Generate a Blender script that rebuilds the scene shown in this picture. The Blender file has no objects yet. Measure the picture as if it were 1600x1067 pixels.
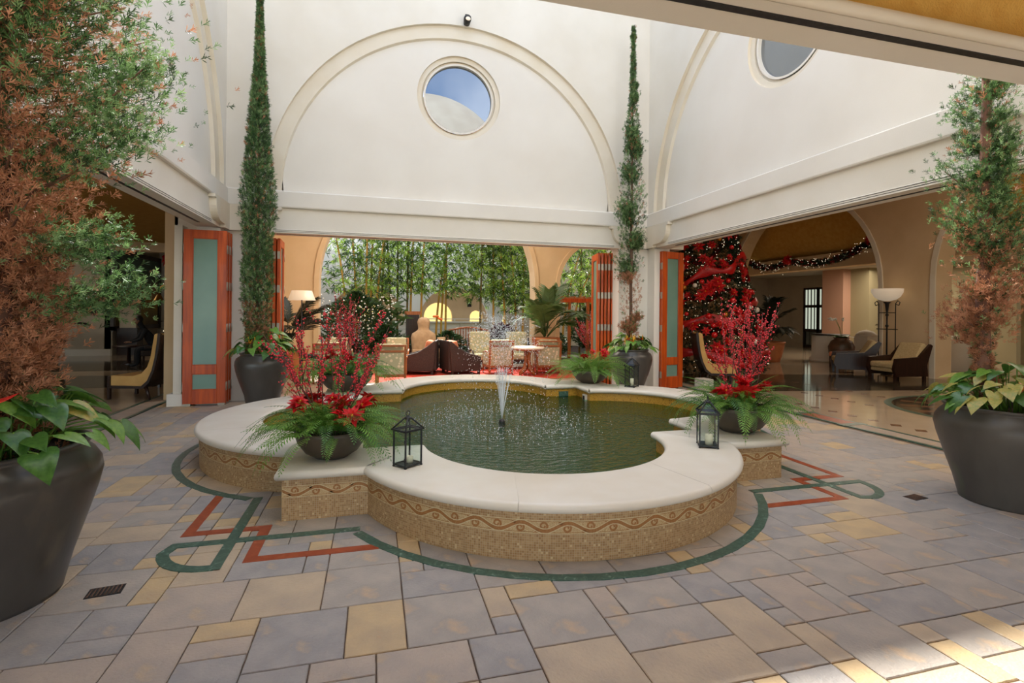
import bpy, bmesh, math, random
import numpy as np
from mathutils import Vector, Matrix, Euler, noise
R = math.radians
random.seed(7)
rng = np.random.default_rng(7)
PI = math.pi
scene = bpy.context.scene
col = scene.collection

# ---------------------------------------------------------------- camera
# world x runs along the back wall (to the right), y runs away from the photographer, z up
cam_d = bpy.data.cameras.new('camera')
cam = bpy.data.objects.new('camera', cam_d)
col.objects.link(cam)
scene.camera = cam
cam_d.sensor_width = 36.0
cam_d.lens = 802.5 / 1600 * 36.0
cam_d.shift_y = -44.8 / 1600
cam_d.clip_end = 300
cam_d.clip_start = 0.05
cam.matrix_world = (Matrix.Translation((0, 0, 1.6)) @ Matrix.Rotation(R(-14.94), 4, 'Z')
                    @ Matrix.Rotation(R(90), 4, 'X') @ Matrix.Rotation(R(0.558), 4, 'Z'))

# ---------------------------------------------------------------- world, sun, exposure
SUN_EL, SUN_AZ = 50.0, 1.0        # the sun stands high, straight beyond the back wall
scene.view_settings.view_transform = 'Standard'
scene.view_settings.look = 'None'
scene.view_settings.gamma = 1.0
scene.view_settings.exposure = 1.1
world = bpy.data.worlds.new('world')
scene.world = world
world.use_nodes = True
wn = world.node_tree
for n in list(wn.nodes): wn.nodes.remove(n)
sky = wn.nodes.new('ShaderNodeTexSky')
sky.sky_type = 'NISHITA'
sky.sun_disc = False
sky.sun_elevation = R(SUN_EL)
sky.sun_rotation = R(SUN_AZ)
sky.altitude = 20
sky.air_density = 1.0
sky.dust_density = 0.6
sky.ozone_density = 2.0
tc = wn.nodes.new('ShaderNodeTexCoord')
cn = wn.nodes.new('ShaderNodeTexNoise'); cn.inputs['Scale'].default_value = 2.2; cn.inputs['Detail'].default_value = 7
cr = wn.nodes.new('ShaderNodeValToRGB')
cr.color_ramp.elements[0].position = .44; cr.color_ramp.elements[0].color = (0, 0, 0, 1)
cr.color_ramp.elements[1].position = .75; cr.color_ramp.elements[1].color = (1, 1, 1, 1)
mxw = wn.nodes.new('ShaderNodeMixRGB'); mxw.inputs[2].default_value = (9, 9.2, 9.6, 1)
bg = wn.nodes.new('ShaderNodeBackground'); bg.inputs['Strength'].default_value = 0.2
wo = wn.nodes.new('ShaderNodeOutputWorld')
wn.links.new(tc.outputs['Generated'], cn.inputs['Vector'])
wn.links.new(cn.outputs['Fac'], cr.inputs['Fac'])
wn.links.new(cr.outputs['Color'], mxw.inputs[0])
wn.links.new(sky.outputs[0], mxw.inputs[1])
wn.links.new(mxw.outputs[0], bg.inputs['Color'])
wn.links.new(bg.outputs[0], wo.inputs['Surface'])
sun_d = bpy.data.lights.new('sun', 'SUN'); sun_d.energy = 6.0; sun_d.angle = R(0.9); sun_d.color = (1, .97, .91)
sun = bpy.data.objects.new('sun', sun_d); col.objects.link(sun)
sdir = Vector((math.sin(R(SUN_AZ)) * math.cos(R(SUN_EL)), math.cos(R(SUN_AZ)) * math.cos(R(SUN_EL)), math.sin(R(SUN_EL))))
sun.rotation_euler = sdir.to_track_quat('Z', 'Y').to_euler()
sun.location = (0, 20, 25)


def lamp(kind, loc, energy, color=(1, .8, .55), size=.3, rot=None):
    d = bpy.data.lights.new('lamp', kind); d.energy = energy; d.color = color
    if kind == 'AREA':
        d.size = size
    else:
        d.shadow_soft_size = size
    o = bpy.data.objects.new('lamp', d); col.objects.link(o); o.location = loc
    if rot: o.rotation_euler = rot
    return o

# ---------------------------------------------------------------- materials
MATS = {}


def srgb(h):
    if isinstance(h, str):
        h = h.lstrip('#'); c = [int(h[i:i + 2], 16) / 255 for i in (0, 2, 4)]
    else:
        c = [x / 255 for x in h]
    return tuple(x / 12.92 if x <= .04045 else ((x + .055) / 1.055) ** 2.4 for x in c) + (1,)


def mat(name, base, rough=.6, c2=None, scale=6, detail=4, bump=0, bscale=60, metal=0, spec=.5, trans=0, emit=None,
        estr=0, coat=0, stretch=None, c3=None, fac=(.35, .65), sss=0, dist=0.0, alpha=1, sheen=0):
    """noise-varied principled material; colours are sRGB"""
    m = bpy.data.materials.new(name); m.use_nodes = True
    nt = m.node_tree; b = nt.nodes['Principled BSDF']
    b.inputs['Base Color'].default_value = srgb(base)
    b.inputs['Roughness'].default_value = rough
    b.inputs['Metallic'].default_value = metal
    b.inputs['Specular IOR Level'].default_value = spec
    b.inputs['Transmission Weight'].default_value = trans
    b.inputs['Coat Weight'].default_value = coat
    if emit is not None:
        b.inputs['Emission Color'].default_value = srgb(emit); b.inputs['Emission Strength'].default_value = estr
    t = None
    if c2 is not None or bump:
        t = nt.nodes.new('ShaderNodeTexCoord')
        mp = nt.nodes.new('ShaderNodeMapping')
        if stretch: mp.inputs['Scale'].default_value = stretch
        nt.links.new(t.outputs['Object'], mp.inputs['Vector'])
    if c2 is not None:
        n = nt.nodes.new('ShaderNodeTexNoise'); n.inputs['Scale'].default_value = scale; n.inputs['Detail'].default_value = detail
        n.inputs['Distortion'].default_value = dist
        r = nt.nodes.new('ShaderNodeValToRGB')
        r.color_ramp.elements[0].position = fac[0]; r.color_ramp.elements[0].color = srgb(base)
        r.color_ramp.elements[1].position = fac[1]; r.color_ramp.elements[1].color = srgb(c2)
        if c3 is not None:
            e = r.color_ramp.elements.new(min(.98, fac[1] + .1)); e.color = srgb(c3)
        nt.links.new(mp.outputs[0], n.inputs['Vector'])
        nt.links.new(n.outputs['Fac'], r.inputs['Fac'])
        nt.links.new(r.outputs[0], b.inputs['Base Color'])
    if bump:
        n2 = nt.nodes.new('ShaderNodeTexNoise'); n2.inputs['Scale'].default_value = bscale; n2.inputs['Detail'].default_value = 5
        bp = nt.nodes.new('ShaderNodeBump'); bp.inputs['Strength'].default_value = bump; bp.inputs['Distance'].default_value = .01
        nt.links.new(mp.outputs[0], n2.inputs['Vector'])
        nt.links.new(n2.outputs['Fac'], bp.inputs['Height'])
        nt.links.new(bp.outputs[0], b.inputs['Normal'])
    MATS[name] = m
    return m


def leafmat(name, a, b2, rough=.45, tl=.25, scale=3.0):
    """foliage: principled mixed with a translucent share, colour varied over the plant"""
    m = mat(name, a, rough, c2=b2, scale=scale, detail=2)
    nt = m.node_tree; b = nt.nodes['Principled BSDF']; out = nt.nodes['Material Output']
    tr = nt.nodes.new('ShaderNodeBsdfTranslucent'); mx = nt.nodes.new('ShaderNodeMixShader'); mx.inputs[0].default_value = tl
    src = b.inputs['Base Color'].links[0].from_socket
    nt.links.new(src, tr.inputs['Color'])
    nt.links.new(b.outputs[0], mx.inputs[1]); nt.links.new(tr.outputs[0], mx.inputs[2]); nt.links.new(mx.outputs[0], out.inputs['Surface'])
    return m


def glassmat(name, tint=(255, 255, 255), rough=.02, refl=.08):
    m = bpy.data.materials.new(name); m.use_nodes = True; nt = m.node_tree
    nt.nodes.remove(nt.nodes['Principled BSDF']); out = nt.nodes['Material Output']
    t = nt.nodes.new('ShaderNodeBsdfTransparent'); t.inputs['Color'].default_value = srgb(tint)
    g = nt.nodes.new('ShaderNodeBsdfGlossy'); g.inputs['Roughness'].default_value = rough
    f = nt.nodes.new('ShaderNodeFresnel'); f.inputs['IOR'].default_value = 1.45
    mx = nt.nodes.new('ShaderNodeMixShader')
    ge = nt.nodes.new('ShaderNodeNewGeometry'); iv = nt.nodes.new('ShaderNodeMath'); iv.operation = 'SUBTRACT'; iv.inputs[0].default_value = 1
    mu = nt.nodes.new('ShaderNodeMath'); mu.operation = 'MULTIPLY'
    nt.links.new(ge.outputs['Backfacing'], iv.inputs[1]); nt.links.new(f.outputs[0], mu.inputs[0]); nt.links.new(iv.outputs[0], mu.inputs[1])
    nt.links.new(mu.outputs[0], mx.inputs[0]); nt.links.new(t.outputs[0], mx.inputs[1]); nt.links.new(g.outputs[0], mx.inputs[2])
    nt.links.new(mx.outputs[0], out.inputs['Surface'])
    MATS[name] = m
    return m

M = MATS
mat('cream_plaster', (227, 221, 209), .85, c2=(221, 214, 200), scale=1.2, bump=.12, bscale=90)
mat('white_plaster', (229, 224, 214), .85, c2=(224, 218, 207), scale=1.0, bump=.1, bscale=90)
mat('moulding', (226, 218, 202), .8, c2=(220, 209, 188), scale=1.5)
mat('yellow_stucco', (214, 168, 84), .9, c2=(204, 154, 70), scale=8, bump=.9, bscale=70)
mat('tan_plaster', (222, 196, 158), .85, c2=(214, 187, 147), scale=1.5)
mat('dim_plaster', (186, 176, 158), .85, c2=(176, 164, 146), scale=1.5)
mat('pink_plaster', (190, 150, 128), .85)
mat('sage_plaster', (160, 150, 118), .85)
mat('coping', (229, 221, 207), .38, c2=(223, 213, 196), scale=3, bump=.03, bscale=200)
mat('mortar', (128, 104, 84), .9, c2=(96, 80, 66), scale=9, bump=.3)
mat('slate_grey', (184, 172, 158), .5, c2=(164, 155, 145), scale=4, bump=.45, bscale=60, c3=(194, 168, 138), fac=(.3, .58))
mat('slate_blue', (174, 166, 158), .5, c2=(154, 149, 145), scale=5, bump=.45, bscale=60, c3=(186, 164, 138), fac=(.3, .6))
mat('slate_taupe', (190, 172, 153), .5, c2=(172, 158, 145), scale=4, bump=.45, bscale=60, c3=(192, 168, 134), fac=(.3, .6))
mat('slate_tan', (202, 180, 150), .5, c2=(182, 163, 139), scale=4, bump=.5, bscale=50, c3=(172, 156, 140), fac=(.3, .62))
mat('slate_ochre', (206, 178, 134), .5, c2=(186, 162, 128), scale=5, bump=.5, bscale=50, c3=(196, 150, 112), fac=(.35, .65))
mat('green_marble', (58, 88, 76), .3, c2=(78, 108, 94), scale=14, detail=8, dist=2.5, c3=(140, 165, 150), fac=(.4, .62))
mat('red_marble', (152, 68, 40), .3, c2=(170, 84, 52), scale=10, detail=8, dist=1.5, c3=(205, 150, 120), fac=(.4, .68))
mat('polished_cream', (196, 178, 154), .08, c2=(186, 168, 144), scale=2, spec=.7)
mat('polished_dark', (78, 70, 58), .1, c2=(60, 56, 48), scale=3, spec=.7)
mat('polished_brown', (120, 84, 62), .15)
mat('lounge_floor', (176, 150, 128), .4, c2=(160, 136, 116), scale=3)
mat('rug_red', (196, 62, 40), .95, c2=(180, 52, 34), scale=20, bump=.3, bscale=300)
mat('teak', (202, 84, 14), .4, c2=(164, 60, 8), scale=3, detail=5, stretch=(6, 6, .5), coat=.1)
mat('dark_wood', (52, 30, 22), .35, c2=(38, 22, 16), scale=4, stretch=(6, 6, .6))
mat('mid_wood', (168, 98, 44), .4, c2=(140, 76, 32), scale=4, stretch=(5, 5, .6))
mat('steel', (168, 160, 146), .4, metal=.6)
mat('black_iron', (34, 34, 36), .45, c2=(52, 50, 50), scale=30, metal=.4)
mat('lantern_iron', (58, 60, 62), .5, c2=(40, 41, 43), scale=25, metal=.5)
mat('urn_glaze', (84, 80, 76), .3, c2=(68, 64, 60), scale=3, detail=6, c3=(92, 84, 70), bump=.06, bscale=40, stretch=(1, 1, .3))
mat('urn_glaze_worn', (88, 84, 78), .4, c2=(66, 62, 58), scale=2.2, detail=7, c3=(74, 84, 58), fac=(.35, .6), bump=.08, bscale=40, stretch=(1, 1, .3))
mat('bowl_glaze', (84, 72, 58), .42, c2=(66, 57, 47), scale=4, detail=6)
mat('soil', (58, 40, 28), .95, c2=(40, 28, 20), scale=30, bump=.8, bscale=80)
mat('terracotta', (190, 118, 70), .7, c2=(176, 104, 60), scale=4)
mat('tan_pot', (126, 104, 78), .6, c2=(104, 86, 66), scale=4)
mat('candle', (240, 226, 200), .5)
mat('bark', (110, 84, 66), .85, c2=(82, 60, 46), scale=10, stretch=(1, 1, .25), bump=.7, bscale=40)
mat('bark_red', (128, 92, 74), .85, c2=(98, 66, 52), scale=10, stretch=(1, 1, .25), bump=.7, bscale=40)
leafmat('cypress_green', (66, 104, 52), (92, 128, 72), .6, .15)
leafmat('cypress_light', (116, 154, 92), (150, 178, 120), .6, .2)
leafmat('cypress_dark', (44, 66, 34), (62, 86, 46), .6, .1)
leafmat('cypress_brown', (186, 132, 96), (152, 98, 66), .7, .15)
leafmat('cypress_rust', (206, 150, 116), (176, 120, 84), .7, .15)
leafmat('fern_green', (96, 146, 50), (122, 168, 64), .5, .3)
leafmat('fern_light', (130, 168, 74), (104, 148, 56), .5, .3)
leafmat('fern_dark', (58, 104, 40), (78, 124, 48), .5, .25)
leafmat('anthurium_leaf', (96, 142, 54), (124, 164, 70), .3, .25, 8)
leafmat('anthurium_dark', (58, 100, 42), (78, 122, 52), .28, .2, 8)
leafmat('anthurium_yellow', (150, 160, 80), (190, 170, 90), .35, .25, 8)
leafmat('bamboo_leaf', (112, 152, 52), (166, 196, 84), .5, .45)
leafmat('bamboo_dark', (48, 76, 32), (66, 96, 40), .5, .3)
leafmat('palm_leaf', (60, 84, 40), (86, 110, 54), .45, .25)
leafmat('palm_dark', (26, 34, 22), (36, 46, 28), .5, .1)
leafmat('shrub_leaf', (40, 66, 36), (60, 88, 46), .5, .2)
leafmat('ti_leaf', (56, 30, 40), (84, 40, 52), .45, .2)
mat('bamboo_culm', (196, 150, 60), .4, c2=(170, 140, 56), scale=3, stretch=(1, 1, .3))
mat('bamboo_culm_dark', (110, 88, 38), .5, c2=(84, 78, 36), scale=3)
mat('poinsettia_red', (206, 10, 18), .5, c2=(176, 6, 14), scale=8)
mat('berry_red', (196, 26, 40), .35, c2=(222, 60, 70), scale=12)
mat('twig', (92, 58, 48), .8)
mat('spathe_red', (206, 40, 40), .25, c2=(222, 76, 60), scale=6)
mat('spadix', (226, 170, 40), .5)
mat('orange_flower', (224, 110, 40), .4)


def mosaic_mat():
    m = bpy.data.materials.new('mosaic'); m.use_nodes = True; nt = m.node_tree; b = nt.nodes['Principled BSDF']
    uv = nt.nodes.new('ShaderNodeUVMap')
    br = nt.nodes.new('ShaderNodeTexBrick'); br.offset = 0; br.squash = 1
    br.inputs['Color1'].default_value = srgb((160, 122, 76)); br.inputs['Color2'].default_value = srgb((184, 150, 104))
    br.inputs['Mortar'].default_value = srgb((196, 172, 134)); br.inputs['Scale'].default_value = 1
    br.inputs['Mortar Size'].default_value = .0011; br.inputs['Brick Width'].default_value = .0155; br.inputs['Row Height'].default_value = .0155
    br.inputs['Bias'].default_value = -.25; br.inputs['Mortar Smooth'].default_value = .3
    vo = nt.nodes.new('ShaderNodeTexWhiteNoise'); vo.noise_dimensions = '2D'
    sn = nt.nodes.new('ShaderNodeVectorMath'); sn.operation = 'SCALE'; sn.inputs['Scale'].default_value = 1 / .0155
    fl = nt.nodes.new('ShaderNodeVectorMath'); fl.operation = 'FLOOR'
    r = nt.nodes.new('ShaderNodeValToRGB')
    r.color_ramp.interpolation = 'CONSTANT'
    cols = [(0, (168, 130, 84)), (.3, (180, 142, 96)), (.6, (188, 152, 106)), (.8, (160, 120, 74)), (.96, (206, 178, 132))]
    r.color_ramp.elements[0].position = 0; r.color_ramp.elements[0].color = srgb(cols[0][1])
    r.color_ramp.elements[1].position = .3; r.color_ramp.elements[1].color = srgb(cols[1][1])
    for p, c in cols[2:]:
        e = r.color_ramp.elements.new(p); e.color = srgb(c)
    mx = nt.nodes.new('ShaderNodeMixRGB')
    mx.inputs[2].default_value = srgb((192, 170, 134))
    nt.links.new(uv.outputs[0], br.inputs['Vector'])
    nt.links.new(uv.outputs[0], sn.inputs[0]); nt.links.new(sn.outputs[0], fl.inputs[0]); nt.links.new(fl.outputs[0], vo.inputs[0])
    nt.links.new(vo.outputs['Value'], r.inputs[0]); nt.links.new(r.outputs[0], mx.inputs[1])
    nt.links.new(br.outputs['Fac'], mx.inputs[0]); nt.links.new(mx.outputs[0], b.inputs['Base Color'])
    bp = nt.nodes.new('ShaderNodeBump'); bp.invert = True; bp.inputs['Distance'].default_value = .002; bp.inputs['Strength'].default_value = .5
    nt.links.new(br.outputs['Fac'], bp.inputs['Height']); nt.links.new(bp.outputs[0], b.inputs['Normal'])
    b.inputs['Roughness'].default_value = .5
    M['mosaic'] = m


mosaic_mat()
mat('frieze_dark', (156, 102, 50), .5, c2=(172, 120, 66), scale=90)
mat('frieze_light', (216, 196, 152), .5)
mat('frieze_ground', (186, 148, 98), .55, c2=(214, 188, 142), scale=260, detail=1, fac=(.45, .55))
mat('gold_mosaic', (196, 150, 54), .35, c2=(178, 132, 44), scale=60, c3=(44, 36, 28), fac=(.45, .6))


def pool_floor_mat():
    m = bpy.data.materials.new('pool_floor'); m.use_nodes = True; nt = m.node_tree; b = nt.nodes['Principled BSDF']
    t = nt.nodes.new('ShaderNodeTexCoord')
    v = nt.nodes.new('ShaderNodeTexVoronoi'); v.inputs['Scale'].default_value = 26
    r = nt.nodes.new('ShaderNodeValToRGB')
    e = r.color_ramp.elements
    e[0].position = 0; e[0].color = srgb((58, 112, 66)); e[1].position = 1; e[1].color = srgb((150, 168, 56))
    for p, c in ((.35, (96, 148, 90)), (.6, (62, 118, 100)), (.8, (140, 154, 62))):
        q = e.new(p); q.color = srgb(c)
    n = nt.nodes.new('ShaderNodeTexNoise'); n.inputs['Scale'].default_value = .7; n.inputs['Detail'].default_value = 3
    r2 = nt.nodes.new('ShaderNodeValToRGB')
    r2.color_ramp.elements[0].position = .42; r2.color_ramp.elements[0].color = srgb((52, 136, 108))
    r2.color_ramp.elements[1].position = .6; r2.color_ramp.elements[1].color = srgb((98, 146, 66))
    mx = nt.nodes.new('ShaderNodeMixRGB'); mx.inputs[0].default_value = .5
    nt.links.new(t.outputs['Object'], v.inputs['Vector']); nt.links.new(t.outputs['Object'], n.inputs['Vector'])
    nt.links.new(v.outputs['Color'], r.inputs[0]); nt.links.new(n.outputs['Fac'], r2.inputs[0])
    nt.links.new(r.outputs[0], mx.inputs[1]); nt.links.new(r2.outputs[0], mx.inputs[2]); nt.links.new(mx.outputs[0], b.inputs['Base Color'])
    b.inputs['Roughness'].default_value = .6
    M['pool_floor'] = m


pool_floor_mat()


def water_mat():
    m = bpy.data.materials.new('water'); m.use_nodes = True; nt = m.node_tree
    nt.nodes.remove(nt.nodes['Principled BSDF']); out = nt.nodes['Material Output']
    t = nt.nodes.new('ShaderNodeBsdfTransparent'); t.inputs['Color'].default_value = srgb((160, 226, 186))
    g = nt.nodes.new('ShaderNodeBsdfGlossy'); g.inputs['Roughness'].default_value = .04
    f = nt.nodes.new('ShaderNodeFresnel'); f.inputs['IOR'].default_value = 1.33
    mx = nt.nodes.new('ShaderNodeMixShader')
    tc = nt.nodes.new('ShaderNodeTexCoord')
    n = nt.nodes.new('ShaderNodeTexNoise'); n.inputs['Scale'].default_value = 16; n.inputs['Detail'].default_value = 3; n.inputs['Distortion'].default_value = .8
    mp = nt.nodes.new('ShaderNodeMapping'); mp.inputs['Scale'].default_value = (.6, 1.3, 1)
    wv = nt.nodes.new('ShaderNodeTexWave'); wv.wave_type = 'RINGS'; wv.rings_direction = 'SPHERICAL'; wv.inputs['Scale'].default_value = 3.0
    wv.inputs['Distortion'].default_value = 6; wv.inputs['Detail'].default_value = 2; wv.inputs['Detail Scale'].default_value = 3
    ad = nt.nodes.new('ShaderNodeMath'); ad.operation = 'MULTIPLY_ADD'; ad.inputs[1].default_value = .25
    bp = nt.nodes.new('ShaderNodeBump'); bp.inputs['Strength'].default_value = .9; bp.inputs['Distance'].default_value = .026
    nt.links.new(tc.outputs['Object'], mp.inputs[0]); nt.links.new(mp.outputs[0], n.inputs['Vector']); nt.links.new(tc.outputs['Object'], wv.inputs['Vector'])
    nt.links.new(wv.outputs['Fac'], ad.inputs[0]); nt.links.new(n.outputs['Fac'], ad.inputs[2])
    nt.links.new(ad.outputs[0], bp.inputs['Height'])
    for q in (g, f): nt.links.new(bp.outputs[0], q.inputs['Normal'])
    nt.links.new(f.outputs[0], mx.inputs[0]); nt.links.new(t.outputs[0], mx.inputs[1]); nt.links.new(g.outputs[0], mx.inputs[2])
    nt.links.new(mx.outputs[0], out.inputs['Surface'])
    M['water'] = m


water_mat()
glassmat('clear_glass', (246, 250, 248))
glassmat('door_glass', (190, 214, 202))

_m = mat('sky_glass', (40, 46, 50), .3); _nt = _m.node_tree; _g = _nt.nodes.new('ShaderNodeBsdfGlossy'); _g.inputs['Roughness'].default_value = .0
_g.inputs['Color'].default_value = (.85, .92, 1, 1); _x = _nt.nodes.new('ShaderNodeMixShader'); _x.inputs[0].default_value = .26
_nt.links.new(_nt.nodes['Principled BSDF'].outputs[0], _x.inputs[1]); _nt.links.new(_g.outputs[0], _x.inputs[2]); _nt.links.new(_x.outputs[0], _nt.nodes['Material Output'].inputs['Surface'])
mat('frosted_glass', (120, 152, 138), .25, c2=(104, 138, 126), scale=1)
mat('grey_glass', (120, 128, 126), .1)
mat('droplet', (246, 250, 252), .25, spec=1.0)

# ---------------------------------------------------------------- object helpers


def link(o, parent=None):
    col.objects.link(o)
    if parent is not None: o.parent = parent
    return o


def tag(o, label=None, cat=None, group=None, kind=None):
    if label: o['label'] = label
    if cat: o['category'] = cat
    if group: o['group'] = group
    if kind: o['kind'] = kind
    return o


def thing(name, label, cat, loc=(0, 0, 0), rz=0, group=None):
    o = bpy.data.objects.new(name, None); o.empty_display_size = .1
    link(o); o.location = loc; o.rotation_euler = (0, 0, rz)
    return tag(o, label, cat, group)


def copy_tree(o, parent=None):
    c = o.copy(); col.objects.link(c)
    if parent is not None:
        c.parent = parent; c.matrix_parent_inverse = o.matrix_parent_inverse
    for ch in list(o.children): copy_tree(ch, c)
    return c


class MB:
    """collects shapes and links them as one mesh object"""

    def __init__(s):
        s.v = []; s.f = []; s.m = []; s.sm = []; s.uv = None

    def add(s, vs, fs, mi=0, smooth=False):
        n = len(s.v); s.v += [tuple(p) for p in vs]
        for f in fs: s.f.append(tuple(i + n for i in f)); s.m.append(mi); s.sm.append(smooth)
        return s

    def box(s, c, d, rot=None, mi=0, taper=1.0):
        x, y, z = d[0] / 2, d[1] / 2, d[2] / 2
        vs = [(-x, -y, -z), (x, -y, -z), (x, y, -z), (-x, y, -z)] + [(a * taper, b * taper, z) for a, b in ((-x, -y), (x, -y), (x, y), (-x, y))]
        if rot is not None:
            e = Euler(rot).to_matrix(); vs = [e @ Vector(p) for p in vs]
        vs = [(p[0] + c[0], p[1] + c[1], p[2] + c[2]) for p in vs]
        return s.add(vs, [(3, 2, 1, 0), (4, 5, 6, 7), (0, 1, 5, 4), (1, 2, 6, 5), (2, 3, 7, 6), (3, 0, 4, 7)], mi)

    def b2(s, a, b, mi=0):
        return s.box([(a[i] + b[i]) / 2 for i in range(3)], [abs(b[i] - a[i]) for i in range(3)], mi=mi)

    def lathe(s, prof, seg=32, c=(0, 0, 0), mi=0, cap=True, smooth=True):
        vs = []; fs = []; n = len(prof)
        for i in range(seg):
            a = 2 * PI * i / seg
            for r, z in prof: vs.append((c[0] + r * math.cos(a), c[1] + r * math.sin(a), c[2] + z))
        for i in range(seg):
            j = (i + 1) % seg
            for k in range(n - 1):
                fs.append((i * n + k, j * n + k, j * n + k + 1, i * n + k + 1))
        s.add(vs, fs, mi, smooth)
        if cap:
            b = len(s.v) - len(vs)
            for k, rev in ((0, True), (n - 1, False)):
                if prof[k][0] > 1e-5:
                    f = [b + i * n + k for i in range(seg)]
                    if rev: f.reverse()
                    s.f.append(tuple(f)); s.m.append(mi); s.sm.append(False)
        return s

    def tube(s, pts, r, seg=8, mi=0, smooth=True, cap=True):
        pts = [Vector(p) for p in pts]; n = len(pts)
        rr = r if isinstance(r, (list, tuple)) else [r] * n
        vs = []; up = None
        for i, p in enumerate(pts):
            t = (pts[min(i + 1, n - 1)] - pts[max(i - 1, 0)])
            t = t.normalized() if t.length > 1e-9 else Vector((0, 0, 1))
            if up is None:
                up = Vector((0, 0, 1)) if abs(t.z) < .9 else Vector((1, 0, 0))
            sx = t.cross(up)
            if sx.length < 1e-6: sx = t.cross(Vector((0, 1, 0)))
            sx.normalize(); sy = t.cross(sx).normalized(); up = -sy
            for k in range(seg):
                a = 2 * PI * k / seg
                vs.append(p + sx * (math.cos(a) * rr[i]) + sy * (math.sin(a) * rr[i]))
        fs = []
        for i in range(n - 1):
            for k in range(seg):
                l = (k + 1) % seg
                fs.append((i * seg + k, i * seg + l, (i + 1) * seg + l, (i + 1) * seg + k))
        if cap: fs += [tuple(reversed(range(seg))), tuple((n - 1) * seg + k for k in range(seg))]
        return s.add(vs, fs, mi, smooth)

    def prism(s, poly, z0, z1, mi=0, axis='z', smooth=False):
        """extrude a 2D polygon; axis z: (x,y)->z ; axis x: (y,z)->x ; axis y: (x,z)->y"""
        n = len(poly)
        def P(p, t):
            return (p[0], p[1], t) if axis == 'z' else ((t, p[0], p[1]) if axis == 'x' else (p[0], t, p[1]))
        vs = [P(p, z0) for p in poly] + [P(p, z1) for p in poly]
        fs = [tuple(reversed(range(n))), tuple(range(n, 2 * n))] + [(i, (i + 1) % n, n + (i + 1) % n, n + i) for i in range(n)]
        return s.add(vs, fs, mi, smooth)

    def sphere(s, c, r, seg=10, rings=6, mi=0, sc=(1, 1, 1)):
        vs = [(c[0], c[1], c[2] - r * sc[2])]
        for i in range(1, rings):
            a = -PI / 2 + PI * i / rings
            for k in range(seg):
                b = 2 * PI * k / seg
                vs.append((c[0] + r * sc[0] * math.cos(a) * math.cos(b), c[1] + r * sc[1] * math.cos(a) * math.sin(b), c[2] + r * sc[2] * math.sin(a)))
        vs.append((c[0], c[1], c[2] + r * sc[2])); fs = []
        for k in range(seg):
            l = (k + 1) % seg
            fs.append((0, 1 + l, 1 + k)); fs.append((len(vs) - 1, 1 + (rings - 2) * seg + k, 1 + (rings - 2) * seg + l))
            for i in range(rings - 2):
                fs.append((1 + i * seg + k, 1 + i * seg + l, 1 + (i + 1) * seg + l, 1 + (i + 1) * seg + k))
        return s.add(vs, fs, mi, True)

    def data(s, name, mats):
        me = bpy.data.meshes.new(name); me.from_pydata(s.v, [], s.f)
        for m in (mats if isinstance(mats, (list, tuple)) else [mats]): me.materials.append(M[m] if isinstance(m, str) else m)
        me.polygons.foreach_set('material_index', s.m); me.polygons.foreach_set('use_smooth', s.sm)
        if s.uv:
            l = me.uv_layers.new(name='UVMap')
            for lp in me.loops: l.data[lp.index].uv = s.uv[lp.vertex_index]
        me.update()
        return me

    def build(s, name, mats, parent=None, loc=None, rot=None, bevel=0, bseg=2, kind=None, fixn=True):
        me = s.data(name, mats)
        if fixn:
            bm = bmesh.new(); bm.from_mesh(me)
            bmesh.ops.recalc_face_normals(bm, faces=bm.faces); bm.to_mesh(me); bm.free()
        o = bpy.data.objects.new(name, me); link(o, parent)
        if loc: o.location = loc
        if rot: o.rotation_euler = rot
        if bevel:
            b = o.modifiers.new('bevel', 'BEVEL'); b.width = bevel; b.segments = bseg; b.limit_method = 'ANGLE'; b.angle_limit = R(40)
        if kind: o['kind'] = kind
        return o


def inst(name, me, parent, loc=(0, 0, 0), rot=(0, 0, 0), sc=1):
    o = bpy.data.objects.new(name, me); link(o, parent); o.location = loc; o.rotation_euler = rot
    o.scale = (sc, sc, sc) if not isinstance(sc, (tuple, list)) else sc
    return o


def scatter(name, tv, tf, mats4, mats, parent=None, mi=None, kind='stuff'):
    """many small copies of a template (verts tv, faces all of the same length tf) as ONE mesh, numpy fast"""
    tv = np.array(tv, float); tf = np.array(tf, int); N = len(mats4); A = np.array(mats4, float)
    V = np.einsum('nij,kj->nki', A[:, :3, :3], tv) + A[:, None, :3, 3]
    nv = len(tv); Fc = (tf[None] + (np.arange(N) * nv)[:, None, None]).reshape(-1, tf.shape[1])
    me = bpy.data.meshes.new(name)
    me.vertices.add(N * nv); me.vertices.foreach_set('co', V.reshape(-1))
    k = tf.shape[1]; me.loops.add(Fc.size); me.loops.foreach_set('vertex_index', Fc.reshape(-1).astype(np.int32))
    me.polygons.add(len(Fc)); me.polygons.foreach_set('loop_start', (np.arange(len(Fc)) * k).astype(np.int32))
    try: me.polygons.foreach_set('loop_total', np.full(len(Fc), k, np.int32))
    except Exception: pass
    for m in (mats if isinstance(mats, (list, tuple)) else [mats]): me.materials.append(M[m])
    if mi is not None: me.polygons.foreach_set('material_index', np.repeat(np.array(mi, np.int32), len(tf)))
    me.update(calc_edges=True); me.validate()
    o = bpy.data.objects.new(name, me); link(o, parent)
    if kind: o['kind'] = kind
    return o


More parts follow.
